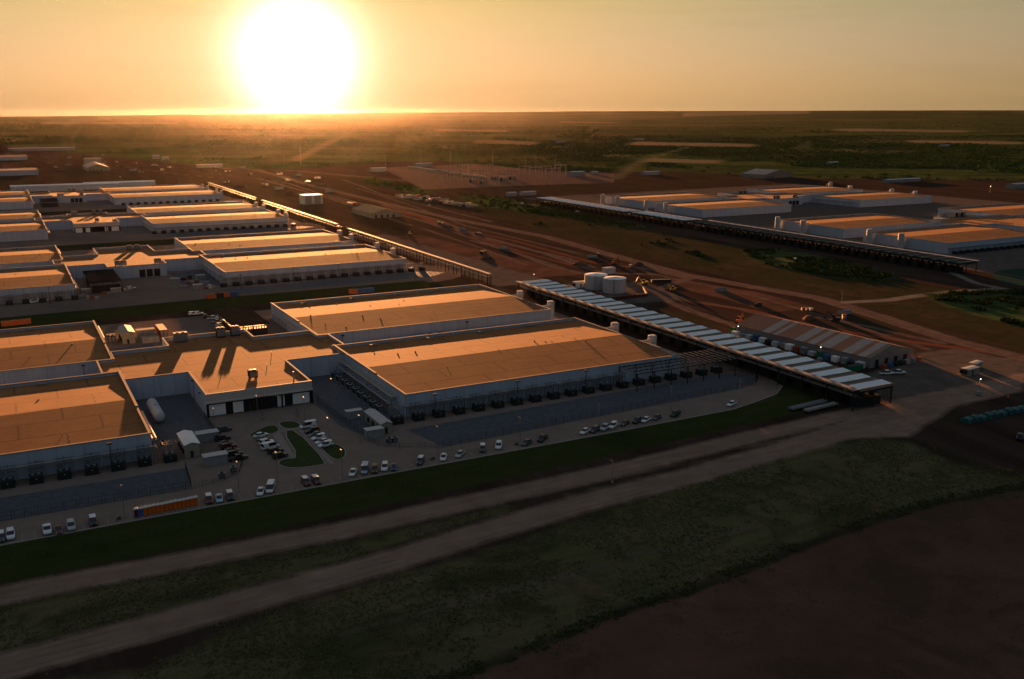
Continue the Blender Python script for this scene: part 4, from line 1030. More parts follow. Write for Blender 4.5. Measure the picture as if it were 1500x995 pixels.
# big water tanks
for k, (x, lab) in enumerate(((881, 'left white water tank, partly hidden by the other'), (908.5, 'right white water tank, standing in front'))):
    u, v = PG(x, 424.5 if k == 0 else 430); r = thing('water_tank', u, v+6, 0, lab, 'water tank', 'white water tanks')
    q = MB(); q.cyl(0, 0, .05, 8.0, 6.6, 48, cap=False); q.build('shell', MT['tank'], r, smooth=True)
    q = MB(); q.cyl(0, 0, 8.0, 8.8, 6.7, 48, r1=.5); q.build('roof', MT['white'], r)
    q = MB()
    for z in (2.6, 5.3, 7.9): q.cyl(0, 0, z, z+.08, 6.64, 48)
    q.build('seam_band', MT['tank'], r)
    q = MB(); q.tube((-4.2, -5.3, 0), (-4.2, -5.3, 8.8), .09, 5); q.tube((-3.7, -5.65, 0), (-3.7, -5.65, 8.8), .09, 5); q.build('ladder', MT['steel'], r)
u, v = PG(905, 436)
berm_pts = [PG(868, 430), PG(893, 441), PG(948, 434), PG(942, 424)]
r = thing('tank_wall', *berm_pts[0], 0, 'low dark red containment wall round the water tanks', 'wall')
q = MB(); b0 = berm_pts[0]
for a, b in zip(berm_pts[:-1], berm_pts[1:]):
    a2 = Vector((a[0]-b0[0], a[1]-b0[1])); b2 = Vector((b[0]-b0[0], b[1]-b0[1])); d_ = (b2-a2).normalized(); n_ = Vector((-d_.y, d_.x))*.3
    q.prism([tuple(a2-n_), tuple(b2-n_), tuple(b2+n_), tuple(a2+n_)], .02, 1.7)
q.build('wall', mat('red_block_wall', (.10, .035, .025), .9, var=.2, scale=.5), r)
u, v = PG(844, 422); shed(u, v, 8, 4, 3, 'small white pump house left of the water tanks', body='white', roof='greyroof', axis_='x', ridge=.3)
u, v = PG(888, 402); shed(u, v, 7, 5, 3.5, 'grey pump house behind the water tanks', body='tank', roof='greyroof', axis_='x', ridge=.3, door=False)

# ------------------------------------------------------------------ tents
MT['fabric1'] = mat('brown_tent_fabric', (.36, .15, .085), .85, var=.12, scale=.3)
MT['fabric2'] = mat('pale_tent_fabric', (.44, .32, .26), .85, var=.1, scale=.3)
MT['fabricw'] = mat('tent_side_fabric', (.24, .215, .19), .85, var=.12, scale=.5)
MT['fabrict'] = mat('tan_tent_fabric', (.24, .17, .11), .8, var=.1, scale=.3)
def tent(u, v, w_, L, he, hr, rot, label, strips, group='long fabric tents'):
    r = thing('fabric_tent', u, v, rot, label, 'tent', group)
    q = MB(); q.box(0, 0, .02, w_, L, he); q.add([(0, 0, he), (w_, 0, he), (w_/2, 0, hr)], [(0, 1, 2)]); q.add([(0, L, he), (w_, L, he), (w_/2, L, hr)], [(2, 1, 0)])
    s = q.build('side_wall', MT['fabricw'], r)
    for (a, b, m) in strips:
        y0_, y1_ = a*L, b*L-.04; q = MB()
        for sx in (0, 1):
            x0_, x1_ = (-.35, w_/2) if sx == 0 else (w_+.35, w_/2); z0_ = he-.12
            vs = [(x0_, y0_, z0_), (x1_, y0_, hr+.05), (x1_, y1_, hr+.05), (x0_, y1_, z0_), (x0_, y0_, z0_+.1), (x1_, y0_, hr+.15), (x1_, y1_, hr+.15), (x0_, y1_, z0_+.1)]
            q.add(vs, [(0, 3, 2, 1), (4, 5, 6, 7), (0, 1, 5, 4), (1, 2, 6, 5), (2, 3, 7, 6), (3, 0, 4, 7)])
        q.build('roof_strip', MT[m], r)
    for k in range(int(L/6)):
        q = MB(); q.box(-.12, 3+k*6, .1, -.02, 4.1+k*6, 2.2); q.build('door', MT['steel'], s)
    for k in range(4):
        q = MB(); q.box(3+k*6, -.12, .1, 5.2+k*6, -.02, 3.0) if w_ > 3+k*6+2.5 else q.box(.5, -.12, .1, 1.5, -.02, 2.2); q.build('door', MT['dark'], s)
    return r
strips = [(0, .035, 'fabrict'), (.035, .085, 'fabric2'), (.085, .12, 'fabric1'), (.12, .19, 'fabric2'), (.19, .27, 'fabric1'), (.27, .35, 'fabric2'), (.35, .38, 'fabric1'), (.38, .43, 'fabric2'), (.43, .46, 'fabric1'),
          (.46, .53, 'fabric2'), (.53, .66, 'fabric1'), (.66, .69, 'fabric2'), (.69, .72, 'fabric1'), (.72, .78, 'fabric2'), (.78, 1, 'fabric1')]
TA = R(4.5)
tent(187.5, -29, 28, 74, 4.2, 7.9, TA, 'long tent with brown and pale striped roof, right of the cooler bank', strips)
plain = [(k/6, (k+1)/6, 'fabrict') for k in range(6)]
u, v = PG(545, 320); tent(u, v, 30, 60, 4.5, 8.5, 0, 'tan tent standing in the dirt beyond the second cooler bank', plain)
u, v = PG(515, 290)
u, v = PG(128, 251); tent(u, v, 36, 90, 6, 12, 0, 'grey tent far off on the left, beyond the halls', [(k/6, (k+1)/6, 'fabric2') for k in range(6)])
u, v = PG(1120, 262); tent(u, v, 70, 45, 6, 12, R(10), 'pale tent far off on the right, behind the right site', [(k/4, (k+1)/4, 'fabric2') for k in range(4)])
u, v = PG(445, 300); dark_unit(u, v, 0, 22, 16, 10, 'storage_building', 'pale boxy building in the dirt between the tan tent and the far halls', 'building', body='tank', top='deck', fans=0)
for k, (u, L, h) in enumerate(((-98, 130, 7), (-10, 90, 7))):
    shed(u, 1100+(k*15), L, 22, h, ['long low pale roof far behind the left halls, left one', 'long low pale roof far behind the left halls, right one'][k], body='wall', roof='white', axis_='x', ridge=1.0, name='warehouse', cat='warehouse', door=False)

# ------------------------------------------------------------------ vehicles
def paint(name, c, rough=.35): return mat(name, c, rough, var=.03, spec=.5)
PAINT = {'white': paint('car_white', (.72, .73, .74)), 'silver': paint('car_silver', (.38, .40, .42)), 'black': paint('car_black', (.015, .015, .017)), 'dark red': paint('car_dark_red', (.10, .012, .012)),
         'dark blue': paint('car_dark_blue', (.015, .03, .09)), 'dark grey': paint('car_dark_grey', (.06, .063, .068)), 'brown': paint('car_brown', (.085, .04, .025)), 'olive': paint('car_olive', (.07, .065, .04)), 'light blue': paint('car_light_blue', (.30, .42, .52))}
HL = mat('headlight_glass', (.6, .62, .62), .2, var=.05, spec=.6); TL = mat('tail_light', (.35, .01, .01), .3, var=.05)
# profiles: (x, bottom, belt height, half width) for the body ; (x, height, half width) for the cabin
SHAPE = {
 'sedan': dict(L=4.8, body=[(-2.4, .45, .62, .70), (-2.3, .3, .86, .84), (-1.5, .25, .95, .90), (-.3, .24, .93, .91), (.9, .24, .90, .91), (1.9, .26, .78, .88), (2.32, .3, .66, .80), (2.4, .4, .55, .66)],
   cab=[(-1.95, .93, .66), (-1.15, 1.38, .60), (-.6, 1.45, .60), (.1, 1.43, .60), (1.15, .92, .70)], roof=(-1.2, .2, 1.42)),
 'suv': dict(L=4.9, body=[(-2.45, .5, .75, .78), (-2.38, .35, 1.05, .90), (-1.5, .3, 1.12, .95), (0, .28, 1.10, .96), (1.0, .28, 1.06, .95), (1.9, .3, .98, .93), (2.38, .35, .85, .86), (2.45, .45, .7, .72)],
   cab=[(-2.3, 1.08, .80), (-2.05, 1.66, .70), (-1.0, 1.76, .70), (.3, 1.72, .70), (1.15, 1.06, .78)], roof=(-2.05, .35, 1.73)),
 'van': dict(L=5.6, body=[(-2.8, .45, .95, .90), (-2.75, .35, 1.25, .98), (-1, .3, 1.28, 1.0), (1.2, .3, 1.25, 1.0), (2.1, .32, 1.05, .95), (2.7, .35, .85, .88), (2.8, .5, .7, .76)],
   cab=[(-2.74, 1.22, .92), (-2.65, 2.1, .84), (-.5, 2.2, .84), (1.1, 2.12, .84), (2.05, 1.1, .86)], roof=(-2.65, 1.15, 2.16)),
 'pickup': dict(L=5.7, body=[(-2.85, .5, .8, .88), (-2.8, .4, 1.05, .95), (-.9, .36, 1.08, .97), (.3, .34, 1.1, .97), (1.3, .34, 1.08, .97), (2.3, .36, 1.02, .95), (2.8, .42, .88, .88), (2.85, .5, .7, .78)],
   cab=[(-.95, 1.08, .82), (-.8, 1.72, .72), (.2, 1.80, .72), (.7, 1.74, .72), (1.4, 1.06, .80)], roof=(-.82, .75, 1.77)),
}
WH = {'sedan': (-1.42, 1.45, .33), 'suv': (-1.45, 1.5, .38), 'van': (-1.75, 1.9, .36), 'pickup': (-1.85, 1.85, .40)}
PROTO = {}
def make_car(kind):
    S = SHAPE[kind]; r = D.objects.new('parked_'+('car' if kind == 'sedan' else kind), None); col.objects.link(r)
    q = MB(); q.loft([[(x, -w_*.86, b), (x, -w_, b+(t-b)*.35), (x, -w_*.97, t*.93), (x, -w_*.80, t), (x, w_*.80, t), (x, w_*.97, t*.93), (x, w_, b+(t-b)*.35), (x, w_*.86, b)][::-1] for x, b, t, w_ in S['body']])
    body = q.build('body', PAINT['white'], r)
    q = MB(); z0 = S['cab'][0][1]; secs = []
    for x, z, w_ in S['cab']:
        zb = min(z-.02, z0-.06); secs.append([(x, -w_-.14 if z > z0+.1 else -w_, zb), (x, -w_, z), (x, w_, z), (x, w_+.14 if z > z0+.1 else w_, zb)][::-1])
    q.loft(secs); q.build('window', MT['glassdark'], r)
    a, b, z = S['roof']; hw = S['cab'][2][2]
    q = MB(); q.prism([(a, -hw-.03), (b, -hw-.03), (b, hw+.03), (a, hw+.03)], z-.03, z+.06); rf = q.build('roof', PAINT['white'], r)
    if kind == 'van' or kind == 'suv':
        q = MB()
        for s_ in (-1, 1): q.add([(a+.2, s_*(hw+.135), z0), (a+.2+(b-a)*.42, s_*(hw+.135), z0), (a+.2+(b-a)*.42, s_*(hw+.04), z-.03), (a+.2, s_*(hw+.04), z-.03)], [(0, 1, 2, 3)])
        q.build('side_panel', PAINT['white'], r)
    if kind == 'pickup':
        q = MB(); q.box(-2.7, -.78, 1.06, -1.0, .78, 1.10); q.build('cargo_bed', MT['black'], r)
    wa, wb, wr = WH[kind]; hw = S['body'][3][3]
    for x in (wa, wb):
        for s_ in (-1, 1):
            q = MB(); q.tube((x, s_*(hw-.18), wr), (x, s_*(hw+.02), wr), wr, 14); wq = q.build('wheel', MT['tyre'], r)
            q = MB(); q.tube((x, s_*(hw+.0), wr), (x, s_*(hw+.035), wr), wr*.6, 10); q.build('rim', MT['rim'], wq)
    xf = S['body'][-1][0]; xb = S['body'][0][0]; zz = S['body'][-1][2]
    for s_ in (-1, 1):
        q = MB(); q.box(xf-.22, s_*.62-.14, zz-.02, xf-.0, s_*.62+.14, zz+.14); q.build('headlight', HL, r)
        q = MB(); q.box(xb, s_*.66-.1, S['body'][0][2]-.05, xb+.12, s_*.66+.1, S['body'][0][2]+.18); q.build('tail_light', TL, r)
    return r
PMESH = {}
used_proto = set()
def car(kind, colr, x, y, ang, label, group=None, uv=None, z=0.0, roofc=None):
    """ang: degrees in the site grid, 0 = nose along +u"""
    u, v = uv if uv else PG(x, y)
    if kind not in PROTO:
        PROTO[kind] = make_car(kind); c = PROTO[kind]
    else:
        c = PROTO[kind]
    if kind in used_proto: c = dup(c)
    used_proto.add(kind)
    X, Y = G2W(u, v); c.location = (X, Y, .028+TZ(u, v)); c.rotation_euler = (0, 0, TH+R(ang))
    for k in kids(c):
        nm = k.name.split('.')[0]
        if nm in ('body', 'roof', 'side_panel'):
            cc = roofc if (nm == 'roof' and roofc) else colr; key = (kind, nm, cc)
            if key not in PMESH:
                m_ = k.data.copy(); m_.materials[0] = PAINT[cc]; PMESH[key] = m_
            k.data = PMESH[key]
    tag(c, label, {'sedan': 'car', 'suv': 'car', 'van': 'van', 'pickup': 'pickup truck'}[kind], group)
    return c
gk = 'cars parked along the grass edge'
lst = [('suv', 'white', 16, 787, -90, 'white car parked alone near the bottom left corner'),
 ('suv', 'dark grey', 2, 791, -90, 'dark car cut by the left picture edge'),
 ('pickup', 'white', 69.3, 779, -90, 'white pickup, left of the three vehicles near the bottom left'),
 ('sedan', 'dark red', 86.4, 779, -90, 'dark red car in the middle of the three near the bottom left'),
 ('suv', 'silver', 104.5, 774, -90, 'grey car, right of the three near the bottom left'),
 ('suv', 'black', 136.7, 767, -90, 'black car parked alone left of the orange toilets'),
 ('suv', 'dark red', 306.4, 735, -95, 'dark red car just right of the orange toilets'),
 ('sedan', 'light blue', 321.3, 733, -98, 'pale blue car between two dark cars right of the orange toilets'),
 ('suv', 'black', 337, 730, -95, 'black car right of the pale blue car by a small grass island'),
 ('sedan', 'white', 382, 723, -110, 'white sedan to the left of a white van by the grass edge'),
 ('van', 'white', 396.5, 718.5, -112, 'white van beside a white sedan, left of the two dark red cars'),
 ('suv', 'dark red', 448.3, 709, -90, 'left dark red car of the pair at the grass edge'),
 ('suv', 'dark red', 463.2, 707, -90, 'right dark red car of the pair at the grass edge'),
 ('sedan', 'white', 517, 695, -118, 'white sedan at the left end of the row of five by the entry'),
 ('van', 'light blue', 534.5, 691, -115, 'pale blue van in the row of five by the entry'),
 ('suv', 'brown', 549, 690.5, -112, 'dark brown car right of the pale blue van'),
 ('suv', 'white', 563.7, 687.5, -115, 'white car right of the dark brown car'),
 ('sedan', 'dark blue', 577, 687, -112, 'dark blue car at the right end of the row of five'),
 ('suv', 'dark grey', 615.7, 678.5, -125, 'dark car with pale roof, first right of the row of five'),
 ('sedan', 'white', 649.6, 672.5, -120, 'white car beside a small shrub patch at the grass edge'),
 ('sedan', 'silver', 673.8, 668, -135, 'silver car right of the white car at the grass edge'),
 ('suv', 'dark grey', 707, 660, -118, 'dark green grey car left of a white hatchback at the grass edge'),
 ('suv', 'white', 730.5, 656, -122, 'white hatchback right of a dark car, mid grass edge'),
 ('sedan', 'dark grey', 771.4, 651, -150, 'dark car beside the light pole, mid grass edge'),
 ('pickup', 'black', 794.5, 645, -140, 'black pickup right of the light pole at the grass edge'),
 ('sedan', 'white', 856.8, 634.5, -150, 'white sedan at the left end of the far row'),
 ('suv', 'olive', 871, 632.5, -150, 'olive car between the white sedan and a silver pickup'),
 ('pickup', 'silver', 886.5, 629, -145, 'silver pickup in the far row beside a light pole'),
 ('suv', 'white', 898, 626.5, -145, 'white car right of the silver pickup in the far row'),
 ('sedan', 'brown', 915, 622.5, -150, 'brown car alone in the gap of the far row'),
 ('pickup', 'black', 934, 618.5, -152, 'black pickup partly covering a white car in the far row'),
 ('sedan', 'white', 946, 617.5, -150, 'white car partly hidden behind the black pickup'),
 ('sedan', 'dark grey', 961.7, 614, -150, 'dark grey car right of the black pickup'),
 ('pickup', 'black', 989, 609, -152, 'large black pickup at the right end of the far row'),
 ('sedan', 'white', 1071.7, 594, -158, 'white car parked alone near the right end of the apron')]
for a in lst: car(*a, group=gk, roofc=('white' if a[1] in ('dark grey', 'dark red', 'black') and a[0] == 'suv' else None))
gl_ = 'cars parked at the islands before the lobby'
lst = [('sedan', 'white', 382.5, 640, 12, 'topmost white car in the left row at the lawn island'), ('sedan', 'dark grey', 386.5, 645.5, 12, 'dark car below the topmost white car in the left island row'),
 ('suv', 'white', 390.5, 650.5, 12, 'third car from the top in the left island row, white'), ('van', 'white', 396, 657.5, 12, 'white van in the left island row'),
 ('suv', 'black', 403.5, 663.5, 12, 'black car under the white van in the left island row'), ('suv', 'black', 410.5, 670.5, 12, 'lowest car of the left island row, black'),
 ('van', 'white', 451.5, 626.5, 190, 'white van at the top of the right island row'), ('suv', 'black', 457, 634, 190, 'black car below the van in the right island row'),
 ('sedan', 'dark grey', 462, 639, 190, 'dark grey car, third in the right island row'), ('suv', 'white', 467, 644, 190, 'white car, fourth in the right island row'),
 ('sedan', 'white', 472.5, 649.5, 190, 'white car, fifth in the right island row'), ('suv', 'white', 477, 654.5, 190, 'lowest car of the right island row, white')]
for a in lst: car(*a, group=gl_)
for k, (x, y, kd, cl_) in enumerate(((328.5, 632, 'suv', 'dark grey'), (326.5, 645, 'suv', 'black'), (331, 652, 'sedan', 'dark grey'), (335, 657, 'suv', 'dark red'), (339, 663, 'sedan', 'black'), (343.5, 668, 'suv', 'black'), (349, 674, 'pickup', 'black'))):
    car(kd, cl_, x, y, 5, f'{words(k)} car from the top in the dark row beside the fence', group='dark cars beside the left fence')
gy = 'vehicles in the yard behind the nearest lobby'
for k, (kd, cl_, x, y, an, lab) in enumerate((('suv', 'white', 283, 461.5, 0, 'left white car of the pair standing in the rear yard'), ('suv', 'white', 291, 461, 0, 'right white car of the pair standing in the rear yard'),
   ('suv', 'black', 301, 465, 80, 'black car near the dark plant structure'), ('pickup', 'white', 312, 468, 10, 'white pickup nearest the dark plant structure'), ('pickup', 'silver', 318, 473, 10, 'silver pickup beside the white pickup in the rear yard'), ('suv', 'white', 324, 478, 10, 'lowest white car beside the dark plant structure'), ('suv', 'black', 332, 480, 10, 'lowest black car beside the dark plant structure'))):
    car(kd, cl_, x, y, an, lab, group=gy)
for kd, cl_, x, y, an, lab in (('pickup', 'white', 1299, 549, -20, 'left white truck near the end of the striped tent'), ('pickup', 'white', 1316, 548, -20, 'right white truck near the end of the striped tent'),
   ('pickup', 'dark blue', 1494, 643, 30, 'blue pickup cut by the right picture edge'), ('suv', 'white', 193, 423.5, 0, 'small white car in front of the second data center yard'), ('suv', 'white', 48, 444, 0, 'white vehicle before the second left hall'),
   ('van', 'white', 62, 442, 0, 'white van before the second left hall'), ('suv', 'white', 846, 311, 0, 'white vehicle beside the dark bank on the right site'), ('suv', 'white', 497, 334, 0, 'pale vehicle by the third data center right end')):
    car(kd, cl_, x, y, an, lab)

# ------------------------------------------------------------------ street lamps of the parking lot
def lamp_pole(u, v, label, h=8.6, rot=0):
    r = thing('street_lamp', u, v, rot, label, 'street lamp', 'parking lot lamps', z=TZ(u, v))
    q = MB(); q.cyl(0, 0, .03, .7, .28, 10); q.build('footing', MT['kerb'], r)
    q = MB(); q.cyl(0, 0, .7, h, .10, 8, r1=.07); q.build('pole', MT['steel'], r)
    q = MB(); q.box(-.05, -.05, h, .05, 1.0, h+.1); q.build('arm', MT['steel'], r)
    q = MB(); q.box(-.2, .5, h-.08, .2, 1.25, h-.005); q.build('lamp_head', MT['dark'], r)
    return r
for x, y, lab in ((502, 702.5, 'at the crossing right of the lawn islands'), (642, 665.6, 'beside the silver and white cars right of the curved fence'), (350.3, 721.5, 'on the small grass island right of the three cars'), (407, 706.5, 'at the lower side of the lawn island'),
   (182.5, 759, 'left of the orange toilets'), (762, 651.5, 'in the middle of the grass edge'), (877, 629.5, 'inside the far row of cars'), (983, 602, 'behind the large black pickup'), (1083, 590, 'behind the lone white car'),
   (447, 619, 'between lobby and the right island row'), (315.5, 637, 'at the top of the row of dark cars'), (378, 617, 'before the lobby, left of the doors'), (528, 648, 'inside the fence left of the tan shed'), (487, 590, 'standing in the dark gravel yard'),
   (1150, 540, 'at the round end of the apron by the coolers'), (482, 652, 'between the right island row and the yard fence')):
    u, v = PG(x, y); lamp_pole(u, v, 'thin street lamp '+lab)
for x, y, lab in ((897, 708, 'between the two dirt roads'), (1233, 445, 'on the brown field beyond the striped tent'),):
    u, v = PG(x, y); r = lamp_pole(u, v, 'lone pole '+lab, h=6.5)

# portable toilets
TO = thing('portable_toilet', 0, 0, 0, 'x', 'portable toilet', 'portable toilets in a row')
q = MB(); q.box(-.47, -.5, .08, .47, .5, 2.1); b = q.build('cabin', MT['orange'], TO)
q = MB(); q.box(-.42, -.585, .2, .42, -.551, 2.0); q.build('door', mat('toilet_door', (.62, .13, .02), .5), b)
q = MB(); q.prism([(-.6, -.6), (.6, -.6), (.6, .6), (-.6, .6)], 2.1, 2.2); q.loft([[(-.55, -.55, 2.2), (.55, -.55, 2.2), (.55, .55, 2.2), (-.55, .55, 2.2)], [(-.3, -.2, 2.45), (.3, -.2, 2.45), (.3, .2, 2.45), (-.3, .2, 2.45)]]); q.build('roof', MT['roofcap'], TO)
q = MB(); q.cyl(.35, .35, 2.2, 2.75, .06, 6); q.build('vent_pipe', MT['roofcap'], TO)
tu0, tv0 = PG(200, 757); tu1, tv1 = PG(287, 739.5)
MT['purple'] = mat('dark_violet_plastic', (.10, .03, .06), .5)
for k in range(15):
    f = k/14; u, v = tu0+(tu1-tu0)*f+.05*math.sin(k*7), tv0+(tv1-tv0)*f+.08*math.sin(k*5)
    cname = 'dark violet' if k == 0 else 'blue' if k == 1 else 'orange'
    lab = f'{cname} portable toilet' + (' at the left end of the row' if k == 0 else ' beside the dark violet one' if k == 1 else f', {words(k-2)} orange one from the left')
    o = TO if k == 0 else dup(TO)
    o.location = (*G2W(u, v), 0); o.rotation_euler = (0, 0, TH+.03*math.sin(k*3)); tag(o, lab)
for o in [o for o in D.objects if o.name.startswith('portable_toilet')]:
    l_ = o['label']; m_ = MT['blue'] if l_.startswith('blue') else MT['purple'] if l_.startswith('dark') else None
    if m_:
        for k in kids(o):
            if k.name.startswith('cabin'):
                k.data = k.data.copy(); k.data.materials[0] = m_
                for d_ in kids(k): d_.data = d_.data.copy(); d_.data.materials[0] = m_

# small conifers, poles, shrubs
def conifer(u, v, h, label, name='small_conifer'):
    r = thing(name, u, v, 0, label, 'tree')
    q = MB(); q.cyl(0, 0, 0, h*.3, .08, 6); q.build('trunk', MT['bark'], r)
    q = MB(); rr = random.Random(int(u*10))
    for k in range(260):
        t = rr.random(); z = h*(.12+.88*t); rad = (1-t)**.8*h*.27*rr.uniform(.5, 1.1)+.04; a = rr.uniform(0, 2*PI); s_ = .12*h*.4
        c = Vector((rad*math.cos(a), rad*math.sin(a), z)); d1 = Vector((rr.uniform(-1, 1), rr.uniform(-1, 1), rr.uniform(-1, .4)))*s_; d2 = Vector((rr.uniform(-1, 1), rr.uniform(-1, 1), rr.uniform(-.4, 1)))*s_
        q.add([c, c+d1, c+d2], [(0, 1, 2)])
    q.build('crown', MT['leaf'], r); return r
for x, y, lab in ((385, 616, 'small dark conifer above the left lawn island'), (435.5, 612, 'small dark conifer right of the lobby doors')):
    u, v = PG(x, y); conifer(u, v, 3.2, lab)
def leafball(q, c, r_, rr, n=90, s_=.35, flat=.7):
    for k in range(n):
        d_ = Vector((rr.gauss(0, 1), rr.gauss(0, 1), rr.gauss(0, 1))).normalized()*r_*rr.random()**.35; d_.z = abs(d_.z)*flat
        p = c+d_; a = Vector((rr.uniform(-1, 1), rr.uniform(-1, 1), rr.uniform(-1, 1)))*s_; b = Vector((rr.uniform(-1, 1), rr.uniform(-1, 1), rr.uniform(-1, 1)))*s_
        q.add([p, p+a, p+b], [(0, 1, 2)])
for x, y, lab, h in ((1087, 756, 'small olive tree beside the ditch', 3.0), (1284, 752, 'low bush beside the ditch, further right', 1.6), (634, 674, 'small shrub patch between cars at the grass edge', 1.2), (990, 612, 'olive shrub behind the large black pickup', 1.3), (757, 652, 'shrub at the foot of the middle street lamp', 1.0), (174, 762, 'dark shrub at the foot of the lamp left of the toilets', 1.0)):
    u, v = PG(x, y); r = thing('shrub', u, v, 0, lab, 'shrub', z=TZ(u, v)); rr = random.Random(x); q = MB(); q.cyl(0, 0, 0, h*.5, .07, 5); q.build('stem', MT['bark'], r)
    q = MB()
    for k in range(5): leafball(q, Vector((rr.uniform(-.5, .5)*h, rr.uniform(-.5, .5)*h, h*rr.uniform(.2, .6))), h*.4, rr, 70, .16)
    q.build('crown', MT['leaf'], r)

# orange and blue site containers on the lawn strips, piles, bins
def container(u, v, rot, L, m, label, group=None, h=2.6, w_=2.4, top=None):
    r = thing('site_container', u, v, rot, label, 'container', group, z=TZ(u, v))
    q = MB(); q.box(0, 0, .12, L, w_, h)
    for k in range(int(L/.9)): q.box(.3+k*.9, -.05, .3, .6+k*.9, -.001, h-.2)
    b = q.build('shell', m, r)
    q = MB(); q.box(.02, .02, h+.001, L-.02, w_-.02, h+.06); q.build('roof', top or m, r)
    q = MB(); q.box(L+.001, .15, .25, L+.06, w_/2-.05, h-.15); q.build('door', MT['steel'], b)
    q = MB(); q.box(L+.001, w_/2+.05, .25, L+.06, w_-.15, h-.15); q.build('door', MT['steel'], b)
    q = MB(); q.box(.1, .1, 0, .5, w_-.1, .118); q.box(L-.5, .1, 0, L-.1, w_-.1, .118); q.build('skid', MT['dark'], r)
    return r
MT['dorange'] = mat('faded_orange_paint', (.42, .12, .04), .6, var=.2, scale=.8); MT['dblue'] = mat('faded_blue_paint', (.05, .10, .22), .6, var=.2, scale=.8)
for k, (x, y, m, nm) in enumerate(((303, 438.5, 'dorange', 'left orange container on the lawn behind the nearest yard'), (314, 437.5, 'gen', 'dark container between two orange ones on the lawn'), (323, 436.5, 'dorange', 'right orange container on the lawn behind the nearest yard'), (335, 435.5, 'dblue', 'blue container at the end of the left lawn row'),
     (512, 431.5, 'dorange', 'orange container on the lawn behind the nearest right roof'), (524, 430.5, 'dblue', 'dark blue container next to the orange one on the lawn'), (536, 429.5, 'dblue', 'second dark blue container on the lawn'))):
    u, v = PG(x, y); container(u, v, R(-2), 5.2, MT[m], nm, 'containers on the rear lawn')
for k in range(8):
    u, v = PG(2+k*5.3, 479-k*.55); container(u, v, 0, 2.0, MT['dorange'], f'{words(k)} small orange cabin from the left edge, behind the left hall roof', 'orange cabins behind the left hall', w_=2, h=2.5)
rr = random.Random(5)
cols_ = ['tank', 'gen', 'deck', 'white', 'dblue', 'greenbin', 'tank', 'steel', 'rust', 'white', 'deck', 'tank', 'gen', 'white', 'dblue', 'tank', 'deck', 'white']
tc_, ts_ = math.cos(TA), math.sin(TA)
for k in range(18):
    y_ = 1+k*4.0; lx = -4.2+rr.uniform(-.4, .4); u = 187.5+lx*tc_-y_*ts_; v = -29+lx*ts_+y_*tc_
    container(u, v, TA, rr.uniform(2.0, 2.8), MT[cols_[k]], f'{words(k)} small container from the near end along the striped tent', 'small containers along the striped tent', h=rr.uniform(1.8, 2.7), w_=rr.uniform(2.2, 3.3))
for k in range(7):
    x_ = 3+k*3.7; u = 187.5+x_*tc_+4.2*ts_; v = -29+x_*ts_-4.2*tc_
    container(u, v, TA, 2.6, MT[['rust', 'dblue', 'gen', 'gen', 'deck', 'steel', 'dorange'][k]], f'{words(k)} container from the left before the near end of the striped tent', 'containers before the tent end', h=1.7, w_=1.8)
u, v = PG(1246, 546); container(u, v, TA, 7.5, MT['greenbin'], 'green open top dumpster at the near corner of the striped tent', None, 2.2, 2.6, MT['gen'])
u, v = PG(1077, 489); container(u, v, R(20), 2.6, MT['greenbin'], 'green skip at the far corner of the striped tent', None, 2.6, 2.6, MT['gen'])
u, v = PG(1418, 552); shed(u, v, 7.5, 3.0, 2.7, 'pale site cabin alone on the dirt at the right', body='tan', axis_='x', ridge=.05, rot=R(6))
u, v = PG(1432, 545); shed(u+2, v+2.5, 6, 2.6, 2.4, 'second smaller site cabin behind the pale one', body='tan', axis_='x', ridge=.05, rot=R(12), door=False)
# tarpaulin covered bales
u0_, v0_ = PG(1413, 620); u1_, v1_ = PG(1520, 597)
for k in range(11):
    f = k/11; u = u0_+(u1_-u0_)*f; v = v0_+(v1_-v0_)*f
    r = thing('covered_pile', u, v, R(8), f'{words(k)} dark green covered pile from the left in the long row at the right edge', 'covered pile', 'dark green covered piles', z=TZ(u, v))
    q = MB(); h_ = 1.7+.3*math.sin(k*2.3); q.loft([[(x, -1.6, 0), (x, -1.45, h_*.8*s_), (x, -.5, h_*s_), (x, .7, h_*1.02*s_), (x, 1.5, h_*.75*s_), (x, 1.7, 0)] for x, s_ in ((0, .8), (.25, 1), (1.6, .96), (3.0, 1.02), (3.3, .85))]); q.build('tarpaulin', MT['tarp'], r)
    q = MB(); q.box(1.5, -1.62, .1, 1.62, -1.58, h_*.8); q.build('strap', MT['dark'], r)

